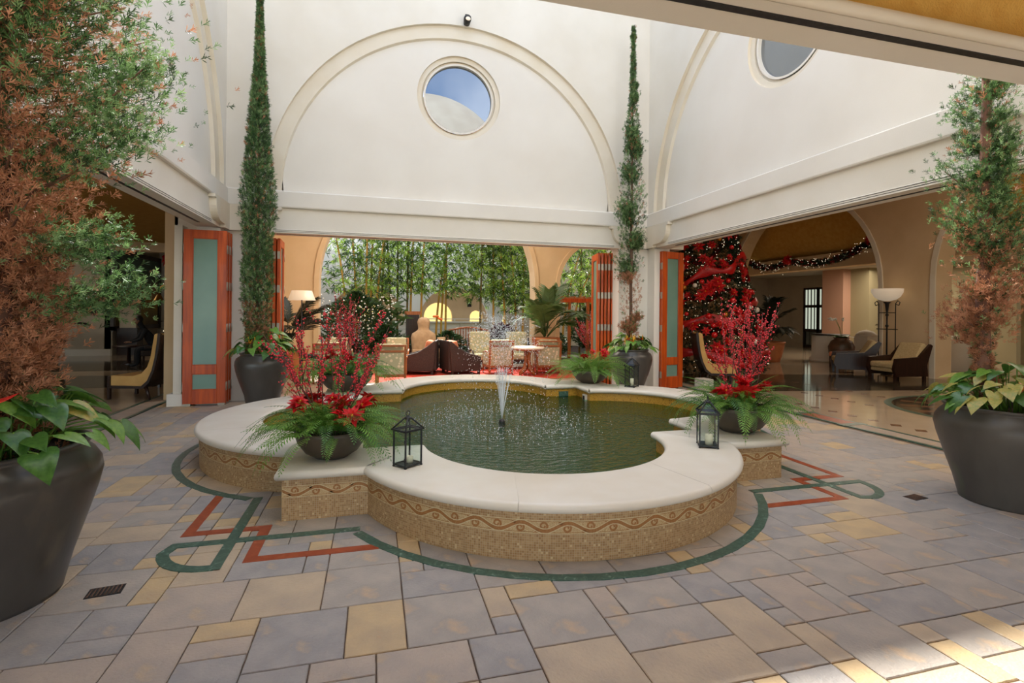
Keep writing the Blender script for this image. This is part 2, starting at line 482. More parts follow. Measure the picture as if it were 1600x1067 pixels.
def xf(p, d, s=1.0, roll=None, sx=None):
    """4x4: local +X along d at p"""
    d = Vector(d).normalized(); up = Vector((0, 0, 1))
    if abs(d.z) > .97: up = Vector((1, 0, 0))
    y = up.cross(d).normalized(); z = d.cross(y)
    a = roll if roll is not None else random.uniform(0, 2 * PI)
    y2 = y * math.cos(a) + z * math.sin(a); z2 = -y * math.sin(a) + z * math.cos(a)
    w = s if sx is None else sx
    return [[d.x * s, y2.x * w, z2.x * w, p[0]], [d.y * s, y2.y * w, z2.y * w, p[1]], [d.z * s, y2.z * w, z2.z * w, p[2]], [0, 0, 0, 1]]


def struct(name, mb, m, parent=None, **k):
    o = mb.build(name, m, parent, **k)
    if parent is None: o['kind'] = 'structure'
    return o

# ================================================================ THE SETTING
UL, UR, VB, VF = -2.55, 5.70, 10.0, 2.19        # court walls
ZL, ZLT, ZLG, ZTOP = 3.0, 3.45, 3.73, 9.75      # lintel bottom, lintel top, ledge top, wall top
CU, CV = 1.61, 6.49                             # fountain centre


def arch_wall(name, T, L, cx, R1=3.5, R2=3.24, zc=3.72, ztop=ZTOP, zb=ZLG - .02, win=True, thick=.4, glass='sky_glass', wz=5.85, a0=0):
    """tall plaster wall with a stepped round-headed blind arch and a round window.
       local: s along the wall 0..L, d depth into the wall (away from the court), z up; T maps (s,d,z) to world"""
    m = MB(); NA = 48
    arc = lambda r: [(cx + r * math.cos(PI - PI * i / NA), zc + r * math.sin(PI * i / NA)) for i in range(NA + 1)]
    A1 = arc(R1)
    # spandrel face: columns from arc up to top, plus side strips
    vs = []; fs = []
    for i, (a, z) in enumerate(A1): vs += [T(a, 0, z), T(a, 0, ztop)]
    for i in range(NA): fs.append((2 * i, 2 * i + 1, 2 * i + 3, 2 * i + 2))
    m.add(vs, fs)
    for a, b in ((0, cx - R1), (cx + R1, L)): m.add([T(a, 0, zb), T(b, 0, zb), T(b, 0, ztop), T(a, 0, ztop)], [(0, 1, 2, 3)])
    # back and top
    m.add([T(0, thick, zb), T(L, thick, zb), T(L, thick, ztop), T(0, thick, ztop)], [(0, 1, 2, 3)]) if not win else None
    m.add([T(0, 0, ztop), T(L, 0, ztop), T(L, thick, ztop), T(0, thick, ztop)], [(0, 1, 2, 3)])
    m.add([T(0, 0, zb), T(0, thick, zb), T(0, thick, ztop), T(0, 0, ztop)], [(0, 1, 2, 3)])
    m.add([T(L, 0, zb), T(L, thick, zb), T(L, thick, ztop), T(L, 0, ztop)], [(0, 1, 2, 3)])
    ring = MB()

    def annulus(mb, r1, d1, r2, d2):
        P, Q = arc(r1), arc(r2); v = []
        for p, q in zip(P, Q): v += [T(p[0], d1, p[1]), T(q[0], d2, q[1])]
        mb.add(v, [(2 * i, 2 * i + 1, 2 * i + 3, 2 * i + 2) for i in range(NA)], 0, False)
    annulus(ring, R1, 0, R1, .07); annulus(ring, R1, .07, R2 + .02, .07)
    annulus(ring, R2 + .02, .07, R2, .13)
    D = .13
    # tympanum with round hole, star-mapped from the window centre
    wr = .83
    K = 96; v = []
    for i in range(K):
        a = 2 * PI * i / K; dx, dz = math.cos(a), math.sin(a)
        # ray to circle radius R2 about (cx, zc) from (cx, wz)
        oz = wz - zc; bq = oz * dz; disc = bq * bq - (oz * oz - R2 * R2); t = -bq + math.sqrt(disc)
        if dz < -1e-6:
            tb = (zb - wz) / dz
            t = min(t, tb)
        v += [T(cx + wr * dx, D, wz + wr * dz), T(cx + t * dx, D, wz + t * dz)]
    # back face with the same hole
    tym = MB(); tym.add(v, [(2 * i, 2 * i + 1, (2 * i + 3) % (2 * K), (2 * i + 2) % (2 * K)) for i in range(K)])
    v2 = []
    for i in range(K):
        a = 2 * PI * i / K; dx, dz = math.cos(a), math.sin(a); ts = []
        if dx > 1e-6: ts.append((L - cx) / dx)
        if dx < -1e-6: ts.append((0 - cx) / dx)
        if dz > 1e-6: ts.append((ztop - wz) / dz)
        if dz < -1e-6: ts.append((zb - wz) / dz)
        t = min(ts); v2 += [T(cx + .7 * dx, thick, wz + .7 * dz), T(cx + t * dx, thick, wz + t * dz)]
    tym.add(v2, [(2 * i, 2 * i + 1, (2 * i + 3) % (2 * K), (2 * i + 2) % (2 * K)) for i in range(K)])
    o = struct(name, m, 'cream_plaster', fixn=False)
    ring.build('arch_moulding', 'moulding', o, fixn=False)
    tym.build('tympanum', 'white_plaster', o, fixn=False)
    # round window: stepped reveal, frame, glass
    w = MB()

    def wring(r1, d1, r2, d2, mb=w):
        v = []
        for i in range(K):
            a = 2 * PI * i / K; v += [T(cx + r1 * math.cos(a), d1, wz + r1 * math.sin(a)), T(cx + r2 * math.cos(a), d2, wz + r2 * math.sin(a))]
        mb.add(v, [(2 * i, 2 * i + 1, (2 * i + 3) % (2 * K), (2 * i + 2) % (2 * K)) for i in range(K)], 0, False)
    wring(.83, D, .83, D + .05); wring(.83, D + .05, .74, D + .05); wring(.74, D + .05, .74, D + .10); wring(.74, D + .10, .70, D + .10); wring(.70, D + .10, .70, thick)
    wo_ = w.build('window_surround', 'moulding', o, fixn=False)
    fr = MB(); wring(.70, D + .06, .665, D + .06, fr); wring(.665, D + .06, .665, D + .14, fr)
    fr.build('window_frame', 'white_plaster', wo_, fixn=False)
    g = MB(); g.add([T(cx + .69 * math.cos(2 * PI * i / K), D + .12, wz + .69 * math.sin(2 * PI * i / K)) for i in range(K)], [tuple(range(K))])
    g.build('window_glass', glass, wo_, fixn=False)
    return o


wb = arch_wall('wall_back', lambda s, d, z: (UL + s, VB + d, z), UR - UL, 1.58 - UL)
wl = arch_wall('wall_left', lambda s, d, z: (UL - d, VF + s, z), VB - VF, 6.4 - VF, glass='sky_glass')
wr_ = arch_wall('wall_right', lambda s, d, z: (UR + d, VF + s, z), VB - VF, 6.28 - VF, glass='sky_glass')
wf = arch_wall('wall_front', lambda s, d, z: (UL + s, VF - d, z), UR - UL, 1.58 - UL, ztop=7.6, glass='sky_glass')


def ledge_lintel(T, L, par, s0, s1, dp=.36):
    """projecting sloped ledge, lintel face below it, thin metal drip lines, quarter-round corbels at the ends"""
    m = MB()
    prof = [(0, ZLG + .03), (-.05, ZLG), (-.05, ZLT + .02), (-.04, ZLT), (.0, ZLT), (.35, ZLT), (.35, ZLG)]
    n = len(prof)
    vs = [T(.0, d, z) for d, z in prof] + [T(L, d, z) for d, z in prof]
    m.add(vs, [tuple(range(n)), tuple(range(n, 2 * n))] + [(i, (i + 1) % n, n + (i + 1) % n, n + i) for i in range(n)])
    m.build('ledge', 'white_plaster', par)
    m = MB()
    prof = [(0.015, ZLT), (.015, ZL + .07), (-.005, ZL + .06), (-.005, ZL), (dp, ZL), (dp, ZLT)]
    n = len(prof)
    vs = [T(0, d, z) for d, z in prof] + [T(L, d, z) for d, z in prof]
    m.add(vs, [tuple(range(n)), tuple(range(n, 2 * n))] + [(i, (i + 1) % n, n + (i + 1) % n, n + i) for i in range(n)])
    m.build('lintel', 'cream_plaster', par)
    m = MB()
    for z in (ZL + .045, ZL + .02):
        a = [T(s0, -.008, z), T(s1, -.008, z), T(s1, -.008, z + .006), T(s0, -.008, z + .006)]
        b = [T(s0, .0, z), T(s1, .0, z), T(s1, .0, z + .006), T(s0, .0, z + .006)]
        m.add(a + b, [(0, 1, 2, 3), (0, 4, 5, 1), (3, 2, 6, 7), (0, 3, 7, 4), (1, 5, 6, 2)])
    # soffit track
    vs = [T(s0, .16, ZL - .006), T(s1, .16, ZL - .006), T(s1, .2, ZL - .006), T(s0, .2, ZL - .006), T(s0, .16, ZL + .01), T(s1, .16, ZL + .01), T(s1, .2, ZL + .01), T(s0, .2, ZL + .01)]
    m.add(vs, [(0, 1, 2, 3), (0, 4, 5, 1), (1, 5, 6, 2), (2, 6, 7, 3), (3, 7, 4, 0)])
    m.build('door_track', 'black_iron', par)
    for e, sg in ((s0, -1), (s1, 1)):
        # ogee corbel profile in (s,z) : cap, then concave quarter sweeping down to the pier
        pts = [(e - sg * .12, ZLT + .0), (e - sg * .12, ZLT - .05), (e - sg * .06, ZLT - .06), (e - sg * .055, ZLT - .12)]
        for i in range(9):
            a = PI / 2 * i / 8
            pts.append((e - sg * .055 + sg * .30 * (1 - math.cos(a)), ZLT - .12 - .27 * math.sin(a)))
        pts += [(e + sg * .45, ZL + .05), (e + sg * .45, ZL - .0), (e + sg * .8, ZL), (e + sg * .8, ZLT)]
        n = len(pts); m = MB()
        vs = [T(s, -.09, z) for s, z in pts] + [T(s, .1, z) for s, z in pts]
        m.add(vs, [tuple(range(n)), tuple(range(n, 2 * n))] + [(i, (i + 1) % n, n + (i + 1) % n, n + i) for i in range(n)])
        m.build('corbel', 'moulding', par)


ledge_lintel(lambda s, d, z: (UL + s, VB + d, z), UR - UL, wb, .80, UR - UL - .80)
ledge_lintel(lambda s, d, z: (UL - d, VF + s, z), VB - VF, wl, .9, VB - VF - .80)
ledge_lintel(lambda s, d, z: (UR + d, VF + s, z), VB - VF, wr_, .9, VB - VF - .80)
ledge_lintel(lambda s, d, z: (UL + s, VF - d, z), UR - UL, wf, .80, UR - UL - .80, .27)

# corner piers under the lintels
for i, (x0, y0, x1, y1) in enumerate(((UL - .35, VB + .0, UL + .62, VB + .36), (UR - .68, VB, UR + .36, VB + .36),
                                      (UL - .36, VF - .36, UL + .02, VF + .3), (UR - .02, VF - .36, UR + .36, VF + .3))):
    m = MB().b2((x0, y0, 0), (x1, y1, ZL))
    if i < 2:
        xx = (UL - .36, UL) if i == 0 else (UR, UR + .36)
        m.b2((xx[0], VB - .28, 0), (xx[1], VB + .02, ZL))
    o = struct('wall_pier', m, 'white_plaster'); o.name = ['wall_pier_back_left', 'wall_pier_back_right', 'wall_pier_front_left', 'wall_pier_front_right'][i]

# front gallery: beam, yellow stucco ceiling, far walls behind the photographer
m = MB().b2((-9, VF - .36, ZL), (UL - .36, VF, ZLT)).b2((UR + .36, VF - .36, ZL), (14, VF, ZLT))
struct('trim_1', m, 'cream_plaster')
m = MB().tube([(-9, 1.895, ZL + .02), (14, 1.895, ZL + .02)], .03, 8)
struct('trim_2', m, 'moulding')
m = MB()
vs = []; N = 10
for i in range(N + 1):
    a = PI / 2 * i / N
    vs += [(-9, 1.90 - 1.2 * (1 - math.cos(a)), ZL + .05 + .55 * math.sin(a)), (14, 1.90 - 1.2 * (1 - math.cos(a)), ZL + .05 + .55 * math.sin(a))]
vs += [(-9, -6, ZL + .6), (14, -6, ZL + .6)]
m.add(vs, [(2 * i, 2 * i + 1, 2 * i + 3, 2 * i + 2) for i in range(N + 1)], 0, True)
m.add([(-9, -6, ZL + .9), (14, -6, ZL + .9), (14, 1.83, ZL + .9), (-9, 1.83, ZL + .9)], [(0, 1, 2, 3)])
struct('ceiling_front', m, 'yellow_stucco', fixn=False)
mat('pale_bounce', (214, 204, 188), .8, c2=(204, 194, 176), scale=2)
struct('floor_bounce', MB().b2((-16, -30, -.3), (24, -6, -.01)), 'pale_bounce')  # unseen pale ground, added to bounce sunlight up under the front ceiling
struct('floor_gallery', MB().b2((-3.46, -6, -.012), (6.64, .6, 0)), 'slate_taupe')
# domed roof over the front gallery: it shows in the round window's reflection
struct('ceiling_front_dome', MB().lathe([(4.0 * math.cos(a), 4.0 * math.sin(a)) for a in [PI / 2 * i / 20 for i in range(21)]], 64, (2.3, -4.4, 7.75), cap=False).lathe([(4.1, 3.95), (4.1, 7.8)], 64, (2.3, -4.4, 0), cap=False), 'dim_plaster')
for x in (-8.6, -3, 2.4, 7.8, 13.4):
    o_ = struct('pillar', MB().b2((x - .3, -6.2, 0), (x + .3, -5.6, 3.6)), 'tan_plaster'); o_.name = 'wall_pillar_front'

# ---------------------------------------------------------------- floors
GR = .145
X0, X1, Y0, Y1 = -3.46, 6.64, .6, 10.5
nx, ny = int((X1 - X0) / GR), int((Y1 - Y0) / GR)


def in_fountain(x, y, off=0):
    dx, dy = abs(x - CU), abs(y - CV)
    if dx < 2.28 + off and dy < 2.28 + off: return True
    return math.hypot(dx - 1.677, dy) < 1.757 + off or math.hypot(dx, dy - 1.677) < 1.757 + off


floor = struct('floor', MB().b2((-9, -6, -.30), (6.66, 10.45, -.012)), 'mortar')
rs = random.Random(21)
occ = [[0] * ny for _ in range(nx)]
sizes = [(3, 3), (3, 2), (2, 3), (2, 2), (2, 2), (3, 2), (2, 3), (1, 2), (2, 1), (4, 2), (2, 1), (1, 1)]
tiles = []
for j in range(ny):
    for i in range(nx):
        if occ[i][j]: continue
        opts = sizes[:]; rs.shuffle(opts)
        if rs.random() < .55: opts.sort(key=lambda q: -q[0] * q[1] + rs.random() * 7)
        for w, h_ in opts + [(1, 1)]:
            if i + w <= nx and j + h_ <= ny and all(not occ[i + a][j + b] for a in range(w) for b in range(h_)):
                for a in range(w):
                    for b in range(h_): occ[i + a][j + b] = 1
                tiles.append((i, j, w, h_)); break
slates = ['slate_grey', 'slate_blue', 'slate_taupe', 'slate_tan', 'slate_ochre']


def paver_shape(w, h_, dx, dy):
    """a thin slab with slightly uneven chipped edges and eased arris, centred"""
    W, H = w * GR / 2 - .003, h_ * GR / 2 - .003
    pts = []
    for a, b, n in (((-W, -H), (W, -H), 4), ((W, -H), (W, H), 4), ((W, H), (-W, H), 4), ((-W, H), (-W, -H), 4)):
        for k in range(n):
            t = k / n; j = 0 if k == 0 else rs.uniform(-.0015, .0015)
            pts.append((a[0] + (b[0] - a[0]) * t + j, a[1] + (b[1] - a[1]) * t + j))
    n = len(pts); vs = [(x, y, -.02) for x, y in pts] + [(x, y, -.004) for x, y in pts] + [(x * (1 - .004 / W), y * (1 - .004 / H), 0) for x, y in pts]
    fs = [(i, (i + 1) % n, n + (i + 1) % n, n + i) for i in range(n)] + [(n + i, n + (i + 1) % n, 2 * n + (i + 1) % n, 2 * n + i) for i in range(n)] + [tuple(range(2 * n, 3 * n))]
    return vs, fs


vis = []
for (i, j, w, h_) in tiles:
    cx, cy = X0 + (i + w / 2) * GR, Y0 + (j + h_ / 2) * GR
    if in_fountain(cx, cy, -.35): continue
    # seen from the photograph's side?
    dep = cx * .2578 + cy * .9662; lat = cx * .9662 - cy * .2578
    v = dep > 1.9 and abs(lat / max(dep, .1)) < 1.05
    vis.append((not v, dep, cx, cy, w, h_))
vis.sort()
cache = {}
rest = {k: MB() for k in range(len(slates))}
cnt = 0
for hid, dep, cx, cy, w, h_ in vis:
    rr_ = rs.random(); big = w * h_
    k = (rs.choices(range(5), (40, 30, 14, 10, 6))[0] if big > 2 else rs.choices(range(5), (22, 18, 12, 18, 30))[0])
    zj = rs.uniform(-.0012, .0012)
    if not hid and cnt < 299:
        key = (w, h_, k)
        if key not in cache:
            vs, fs = paver_shape(w, h_, 0, 0); mb = MB().add(vs, fs); cache[key] = mb.data('paving_slab', slates[k])
        inst('paving_slab', cache[key], floor, (cx, cy, zj)); cnt += 1
    else:
        vs, fs = paver_shape(w, h_, 0, 0)
        rest[k].add([(x + cx, y + cy, z + zj) for x, y, z in vs], fs)
mall = MB()
for k, mb in rest.items(): mall.add(mb.v, mb.f, k)
mall.build('paving_slabs', slates, floor, kind='stuff', fixn=False)

# marble inlay around the fountain


def band(mb, pts, w, z=.0035, closed=False, mi=0):
    """flat ribbon of width w along pts with mitred corners, a few mm thick"""
    n = len(pts); L_, R_ = [], []
    for i in range(n):
        p = Vector(pts[i]); a = Vector(pts[(i - 1) % n] if (closed or i > 0) else pts[i]); b = Vector(pts[(i + 1) % n] if (closed or i < n - 1) else pts[i])
        d1 = (p - a).normalized() if (p - a).length > 1e-9 else (b - p).normalized()
        d2 = (b - p).normalized() if (b - p).length > 1e-9 else d1
        n1 = Vector((-d1.y, d1.x)); n2 = Vector((-d2.y, d2.x)); nn = (n1 + n2).normalized()
        k = w / 2 / max(.35, nn.dot(n1)); L_.append(p + nn * k); R_.append(p - nn * k)
    vs = [(q.x, q.y, z) for q in L_] + [(q.x, q.y, z) for q in R_] + [(q.x, q.y, -.01) for q in L_] + [(q.x, q.y, -.01) for q in R_]
    m_ = n if closed else n - 1; fs = []
    for i in range(m_):
        j = (i + 1) % n
        fs += [(i, n + i, n + j, j), (i, j, 2 * n + j, 2 * n + i), (n + i, 3 * n + i, 3 * n + j, n + j)]
    mb.add(vs, fs, mi)


A_, Bq = 1.735, 2.555


def mirror(pts, sx, sy, sw=False):
    return [(CU + sx * (y if sw else x), CV + sy * (x if sw else y)) for x, y in pts]


RG = 1.96
phi = math.atan2(Bq - 1.677, A_)
for k in range(4):
    g = MB(); pts = []
    a0 = math.asin((2.52 - 1.677) / RG)
    for i in range(41):
        a = a0 + (PI - 2 * a0) * i / 40 if False else -(PI / 2 + math.acos((2.555 - 1.677) / RG)) + (2 * (PI / 2 + math.acos((2.555 - 1.677) / RG))) * i / 40
        pts.append((RG * math.cos(a), RG * math.sin(a)))
    # lobe pointing +x, rotated by k*90
    out = []
    for x, y in pts:
        if x + 1.677 < 1.70 and False: continue
        X, Y = 1.677 + x, y
        out.append((X, Y))
    out = [p for p in out if p[0] >= 2.505]
    a = k * PI / 2
    # clip where the ring meets the straight bands (|y| <= Bq... at x ~ A_)
    out = [(CU + x * math.cos(a) - y * math.sin(a), CV + x * math.sin(a) + y * math.cos(a)) for x, y in out]
    band(g, out, .075)
    g.build('green_inlay', 'green_marble', floor)
YR = math.sqrt(RG ** 2 - (1.72 - 1.677) ** 2)
for k in range(4):
    a = k * PI / 2
    rt = lambda P_: [(CU + x * math.cos(a) - y * math.sin(a), CV + x * math.sin(a) + y * math.cos(a)) for x, y in P_]
    g = MB()
    loop = [(YR - .22 + .02, 2.555)]
    loop = [(1.72, 2.555), (2.62, 2.555)]
    for i in range(7):
        t = PI / 2 * i / 6; loop.append((2.62 + .33 * math.sin(t), 2.885 - .33 * math.cos(t)))
    # loop: along y=2.555 outwards, round the far corner, back to x=2.555 line
    loop = [(1.70, 2.555), (2.60, 2.555), (2.90, 2.555)]
    for i in range(1, 8):
        t = PI / 2 * i / 8; loop.append((2.60 + .34 * math.cos(t) , 2.60 + .34 * math.sin(t)))
    loop += [(2.60, 2.94), (2.555, 2.94)]
    band(g, rt(loop), .072, z=.0042)
    band(g, rt([(2.555, 2.975), (2.555, 2.60), (2.555, 1.70)]), .072, z=.0050)
    # short stub from ring end to the band start
    band(g, rt([(1.70, 1.94), (1.70, 2.59)]), .072, z=.0038) if False else None
    g.build('green_inlay', 'green_marble', floor)
    r_ = MB()
    band(r_, rt([(2.88, 1.57), (2.88, 2.37), (2.37, 2.37), (2.37, 2.88), (1.57, 2.88)]), .075, z=.0032)
    r_.build('red_inlay', 'red_marble', floor)

# thresholds and lobby floors
m = MB()
for x in (6.68, 7.0): m.b2((x - .03, -6, -.02), (x + .03, 11.1, .003))
m.b2((6.62, 5.98, -.02), (7.06, 6.1, .004)); m.b2((6.62, 6.86, -.02), (7.06, 6.98, .004))
for x in (-3.50, -3.84): m.b2((x - .03, -6, -.02), (x + .03, 16, .003))
struct('trim_3', m, 'green_marble')
struct('trim_4', MB().b2((6.71, 6.1, -.02), (6.97, 6.86, .0035)), 'red_marble')
struct('floor_threshold_right', MB().b2((6.66, -6, -.3), (6.98, 11.1, 0)), 'slate_taupe')
struct('floor_threshold_left', MB().b2((-3.84, -6, -.011), (-3.47, 24, 0)), 'slate_taupe')
DV = lambda y: 6.30 + (y - 10.5) * .566      # partition between the right lobby and the garden
fr_ = struct('floor_right', MB().prism([(6.98, -6), (26, -6), (26, 24), (DV(24), 24), (DV(11.7), 11.7)], -.3, 0), 'polished_cream')
m = MB().b2((9.4, 8.6, 0), (26, 24, .002)).b2((12.6, -6, 0), (26, 8.6, .002))
m = MB()
m.add([(7.0, 9.2, .002), (12.2, 8.4, .002), (14.0, 6.9, .002), (14.0, 10.0, .002), (12.5, 11.2, .002), (7.0, 12.4, .002)], [(0, 1, 2, 3, 4, 5)])
m.build('dark_floor_band', 'polished_dark', fr_, fixn=False)
m = MB(); m.add([(9.0 + 0 + 1.9 * math.cos(a) + 1.5, 6.2 + 1.75 * math.sin(a), .002) for a in [2 * PI * i / 48 for i in range(48)]], [tuple(range(48))])
md = m.build('floor_medallion', 'green_marble', fr_, fixn=False)
MB().add([(10.5 + 1.78 * math.cos(a), 6.2 + 1.64 * math.sin(a), .003) for a in [2 * PI * i / 48 for i in range(48)]], [tuple(range(48))]).build('medallion_field', 'polished_dark', fr_, fixn=False)
m = MB()
for k in range(16):
    for r0, r1_ in ((.5, 1.0), (1.06, 1.62)):
        a0, a1 = 2 * PI * k / 16 + .04, 2 * PI * (k + .5) / 16
        m.add([(10.5 + r * 1.03 * math.cos(a), 6.2 + r * .95 * math.sin(a), .004) for r, a in ((r0, a0), (r1_, a0), (r1_, a1), (r0, a1))], [(0, 1, 2, 3)])
m.build('medallion_inlay', 'polished_brown', fr_, fixn=False)
dm = MB().prism([(-.09, 0), (0, -.09), (.09, 0), (0, .09)], 0, .004).data('floor_diamond', 'polished_brown')
for x in (7.42, 8.62, 9.75):
    for k in range(16):
        y = 4.4 + .36 * k + (x - 7.42) * .3
        if math.hypot((x - 10.5) / 1.9, (y - 6.2) / 1.75) < 1.08: continue
        inst('floor_diamond', dm, fr_, (x, y, 0))
struct('floor_left', MB().b2((-22, -6, -.3), (-3.87, 26, 0)), 'polished_cream')
m = MB(); m.add([(-22, 15.5, .002), (-3.9, 15.5, .002), (-3.9, 18.5, .002), (-22, 18.5, .002)], [(0, 1, 2, 3)])
m.add([(-12, 12.2, .002), (-4.4, 12.2, .002), (-4.4, 14.4, .002), (-12, 14.4, .002)], [(0, 1, 2, 3)])
struct('floor_left_band', m, 'polished_dark', fixn=False)
struct('floor_lounge', MB().b2((-3.86, 10.45, -.3), (8.8, 15.6, -.004)), 'lounge_floor')

# ================================================================ THE FOUNTAIN
fountain = thing('fountain', 'large quatrefoil stone fountain pool with cream coping and tan mosaic sides in the courtyard', 'fountain', (CU, CV, 0))
AL, RO, RI, SO, SI, HC, ZT, ZW = 1.677, 1.757, 1.187, 2.28, 1.74, .385, .315, .19


def outline(r, s, n=28):
    """outer/inner outline (union of a square and four lobes) as CCW points relative to the centre, with arc length"""
    pts = []
    ang = math.acos(max(-1, min(1, (s - AL) / r)))   # half angle past the +y/-y direction? computed below
    y0 = math.sqrt(max(0, r * r - (s - AL) ** 2))
    a0 = math.atan2(y0, s - AL)
    for k in range(4):
        c, si = math.cos(k * PI / 2), math.sin(k * PI / 2)
        loc = [(AL + r * math.cos(-a0 + 2 * a0 * i / n), r * math.sin(-a0 + 2 * a0 * i / n)) for i in range(n + 1)]
        loc.append((s, s))
        pts += [(x * c - y * si, x * si + y * c) for x, y in loc]
    return pts


def densify(pts, d=.02):
    out = []
    n = len(pts)
    for i in range(n):
        a, b = Vector(pts[i]), Vector(pts[(i + 1) % n]); k = max(1, int((b - a).length / d))
        for j in range(k): out.append(a + (b - a) * j / k)
    return out


def wall_strip(name, pts, z0, z1, m, uvz0=0, off=0.0):
    mb = MB(); P_ = [Vector(p) for p in pts]; n = len(P_); vs = []; uv = []; L_ = 0
    for i in range(n + 1):
        p = P_[i % n]
        if i: L_ += (p - P_[(i - 1) % n]).length
        a, b = P_[(i - 1) % n], P_[(i + 1) % n]; t = (b - a).normalized(); nn = Vector((t.y, -t.x)) * off
        vs += [(p.x + nn.x, p.y + nn.y, z0), (p.x + nn.x, p.y + nn.y, z1)]; uv += [(L_, z0), (L_, z1)]
    mb.add(vs, [(2 * i, 2 * i + 2, 2 * i + 3, 2 * i + 1) for i in range(n)]); mb.uv = uv
    return mb.build(name, m, fountain, fixn=False)


OUT = outline(RO, SO)
wall_strip('mosaic_wall', OUT, 0, ZT + .012, 'mosaic')
INN = outline(RI + .02, SI + .02)
wall_strip('inner_wall', list(reversed(INN)), -.25, ZT + .012, 'gold_mosaic')
# frieze: flat ground, beaded borders and a running wave scroll in relief
FZ0, FZ1 = .178, .266
wall_strip('frieze_ground', OUT, FZ0, FZ1, 'frieze_ground', off=.0015)
mb = MB()
D_ = densify(OUT, .01)
cum = [0.0]
for i in range(len(D_)): cum.append(cum[-1] + (D_[(i + 1) % len(D_)] - D_[i]).length)
TOT = cum[-1]
import bisect


def per(s, off):
    s = s % TOT; i = min(len(D_) - 1, bisect.bisect_right(cum, s) - 1); a, b = D_[i], D_[(i + 1) % len(D_)]
    t = (s - cum[i]) / max(1e-9, cum[i + 1] - cum[i]); p = a + (b - a) * t; tt = (b - a).normalized()
    return p.x + tt.y * off, p.y - tt.x * off


def relief(mb, pts, w, off, mi):
    """ribbon in (s,z) wrapped on the wall"""
    n = len(pts); vs = []
    for i, (s, z) in enumerate(pts):
        a, b = Vector(pts[max(0, i - 1)]), Vector(pts[min(n - 1, i + 1)]); t = (b - a).normalized(); nn = Vector((-t.y, t.x))
        ww = (w[i] if isinstance(w, list) else w) / 2
        for sg in (1, -1):
            x, y = per(s + nn.x * ww * sg, off); vs.append((x, y, z + nn.y * ww * sg))
    mb.add(vs, [(2 * i, 2 * i + 1, 2 * i + 3, 2 * i + 2) for i in range(n - 1)], mi)


NP = int(TOT / .30); PR = TOT / NP; zc = (FZ0 + FZ1) / 2; AM = .036
for k in range(NP):
    s0 = k * PR
    main = [(s0 + PR * i / 16, zc - AM * .75 * math.cos(2 * PI * i / 16)) for i in range(17)]
    relief(mb, main, .021, .004, 0)
    relief(mb, [(s, z + .015) for s, z in main], .005, .005, 1)
    relief(mb, [(s, z - .015) for s, z in main], .005, .005, 1)
    for ph, sg in ((.30, 1), (.80, -1)):
        cs, cz = s0 + PR * (ph + .17), zc - sg * .006
        sp = []
        for i in range(17):
            t = i / 16; a = sg * (PI * .9 - 3.0 * PI * t); r = .034 * (1 - .74 * t)
            sp.append((cs + r * math.cos(a), cz + r * math.sin(a)))
        relief(mb, sp, [.016 * (1 - .35 * i / 16) for i in range(17)], .0045, 0)
        # leaf filler in the outer bay
        relief(mb, [(cs - .055 + .012 * i, zc + sg * (.030 - .004 * i)) for i in range(5)], [.004, .016, .020, .014, .004], .004, 0)
for z, w, mi in ((FZ0 + .002, .004, 1), (FZ0 + .009, .003, 0), (FZ1 - .002, .004, 1), (FZ1 - .009, .003, 0)):
    relief(mb, [(TOT * i / 900, z) for i in range(901)], w, .0035, mi)
mb.build('wave_scroll_frieze', ['frieze_dark', 'frieze_light'], fountain, fixn=False)

# coping slabs, bull-nosed on both edges


def coping_slab(outer, inner, ovo=.05, ovi=.035, cen=None):
    """outer / inner: matched polylines; profile across from outer edge to inner edge"""
    n = len(outer); m = MB(); rows = []
    H2 = (HC - ZT) / 2
    for i in range(n):
        o_, i_ = Vector(outer[i]), Vector(inner[i])
        def nrm(P):
            if cen is not None: return (Vector(P[i]) - Vector(cen)).normalized()
            a, b = Vector(P[max(0, i - 1)]), Vector(P[min(n - 1, i + 1)])
            if i not in (0, n - 1):
                p = Vector(P[i]); d1, d2 = (p - a).normalized(), (b - p).normalized(); n1, n2 = Vector((d1.y, -d1.x)), Vector((d2.y, -d2.x))
                q = (n1 + n2).normalized(); return q / max(.5, q.dot(n1))
            t = (b - a).normalized(); return Vector((t.y, -t.x))
        no, ni = nrm(outer), nrm(inner)
        row = []
        for k in range(7):
            a = -PI / 2 + PI * k / 6; q = o_ + no * (ovo - H2 + H2 * math.cos(a)); row.append((q.x, q.y, ZT + H2 + H2 * math.sin(a)))
        for k in range(7):
            a = PI / 2 - PI * k / 6; q = i_ - ni * (ovi - H2 + H2 * math.cos(a)); row.append((q.x, q.y, ZT + H2 + H2 * math.sin(a)))
        rows.append(row)
    K = 14; vs = [p for r in rows for p in r]; fs = []
    for i in range(n - 1):
        for k in range(K):
            l = (k + 1) % K; fs.append((i * K + k, i * K + l, (i + 1) * K + l, (i + 1) * K + k))
    m.add(vs, fs, 0, True); m.add(rows[0], [tuple(range(K))]); m.add(rows[-1], [tuple(reversed(range(K)))])
    o = m.build('coping_slab', 'coping', fountain)
    for p in o.data.polygons:
        if len(p.vertices) > 4: p.use_smooth = False
    return o


def lobe(r, s, n):
    y0 = math.sqrt(max(0, r * r - (s - AL) ** 2)); a0 = math.atan2(y0, s - AL)
    return a0


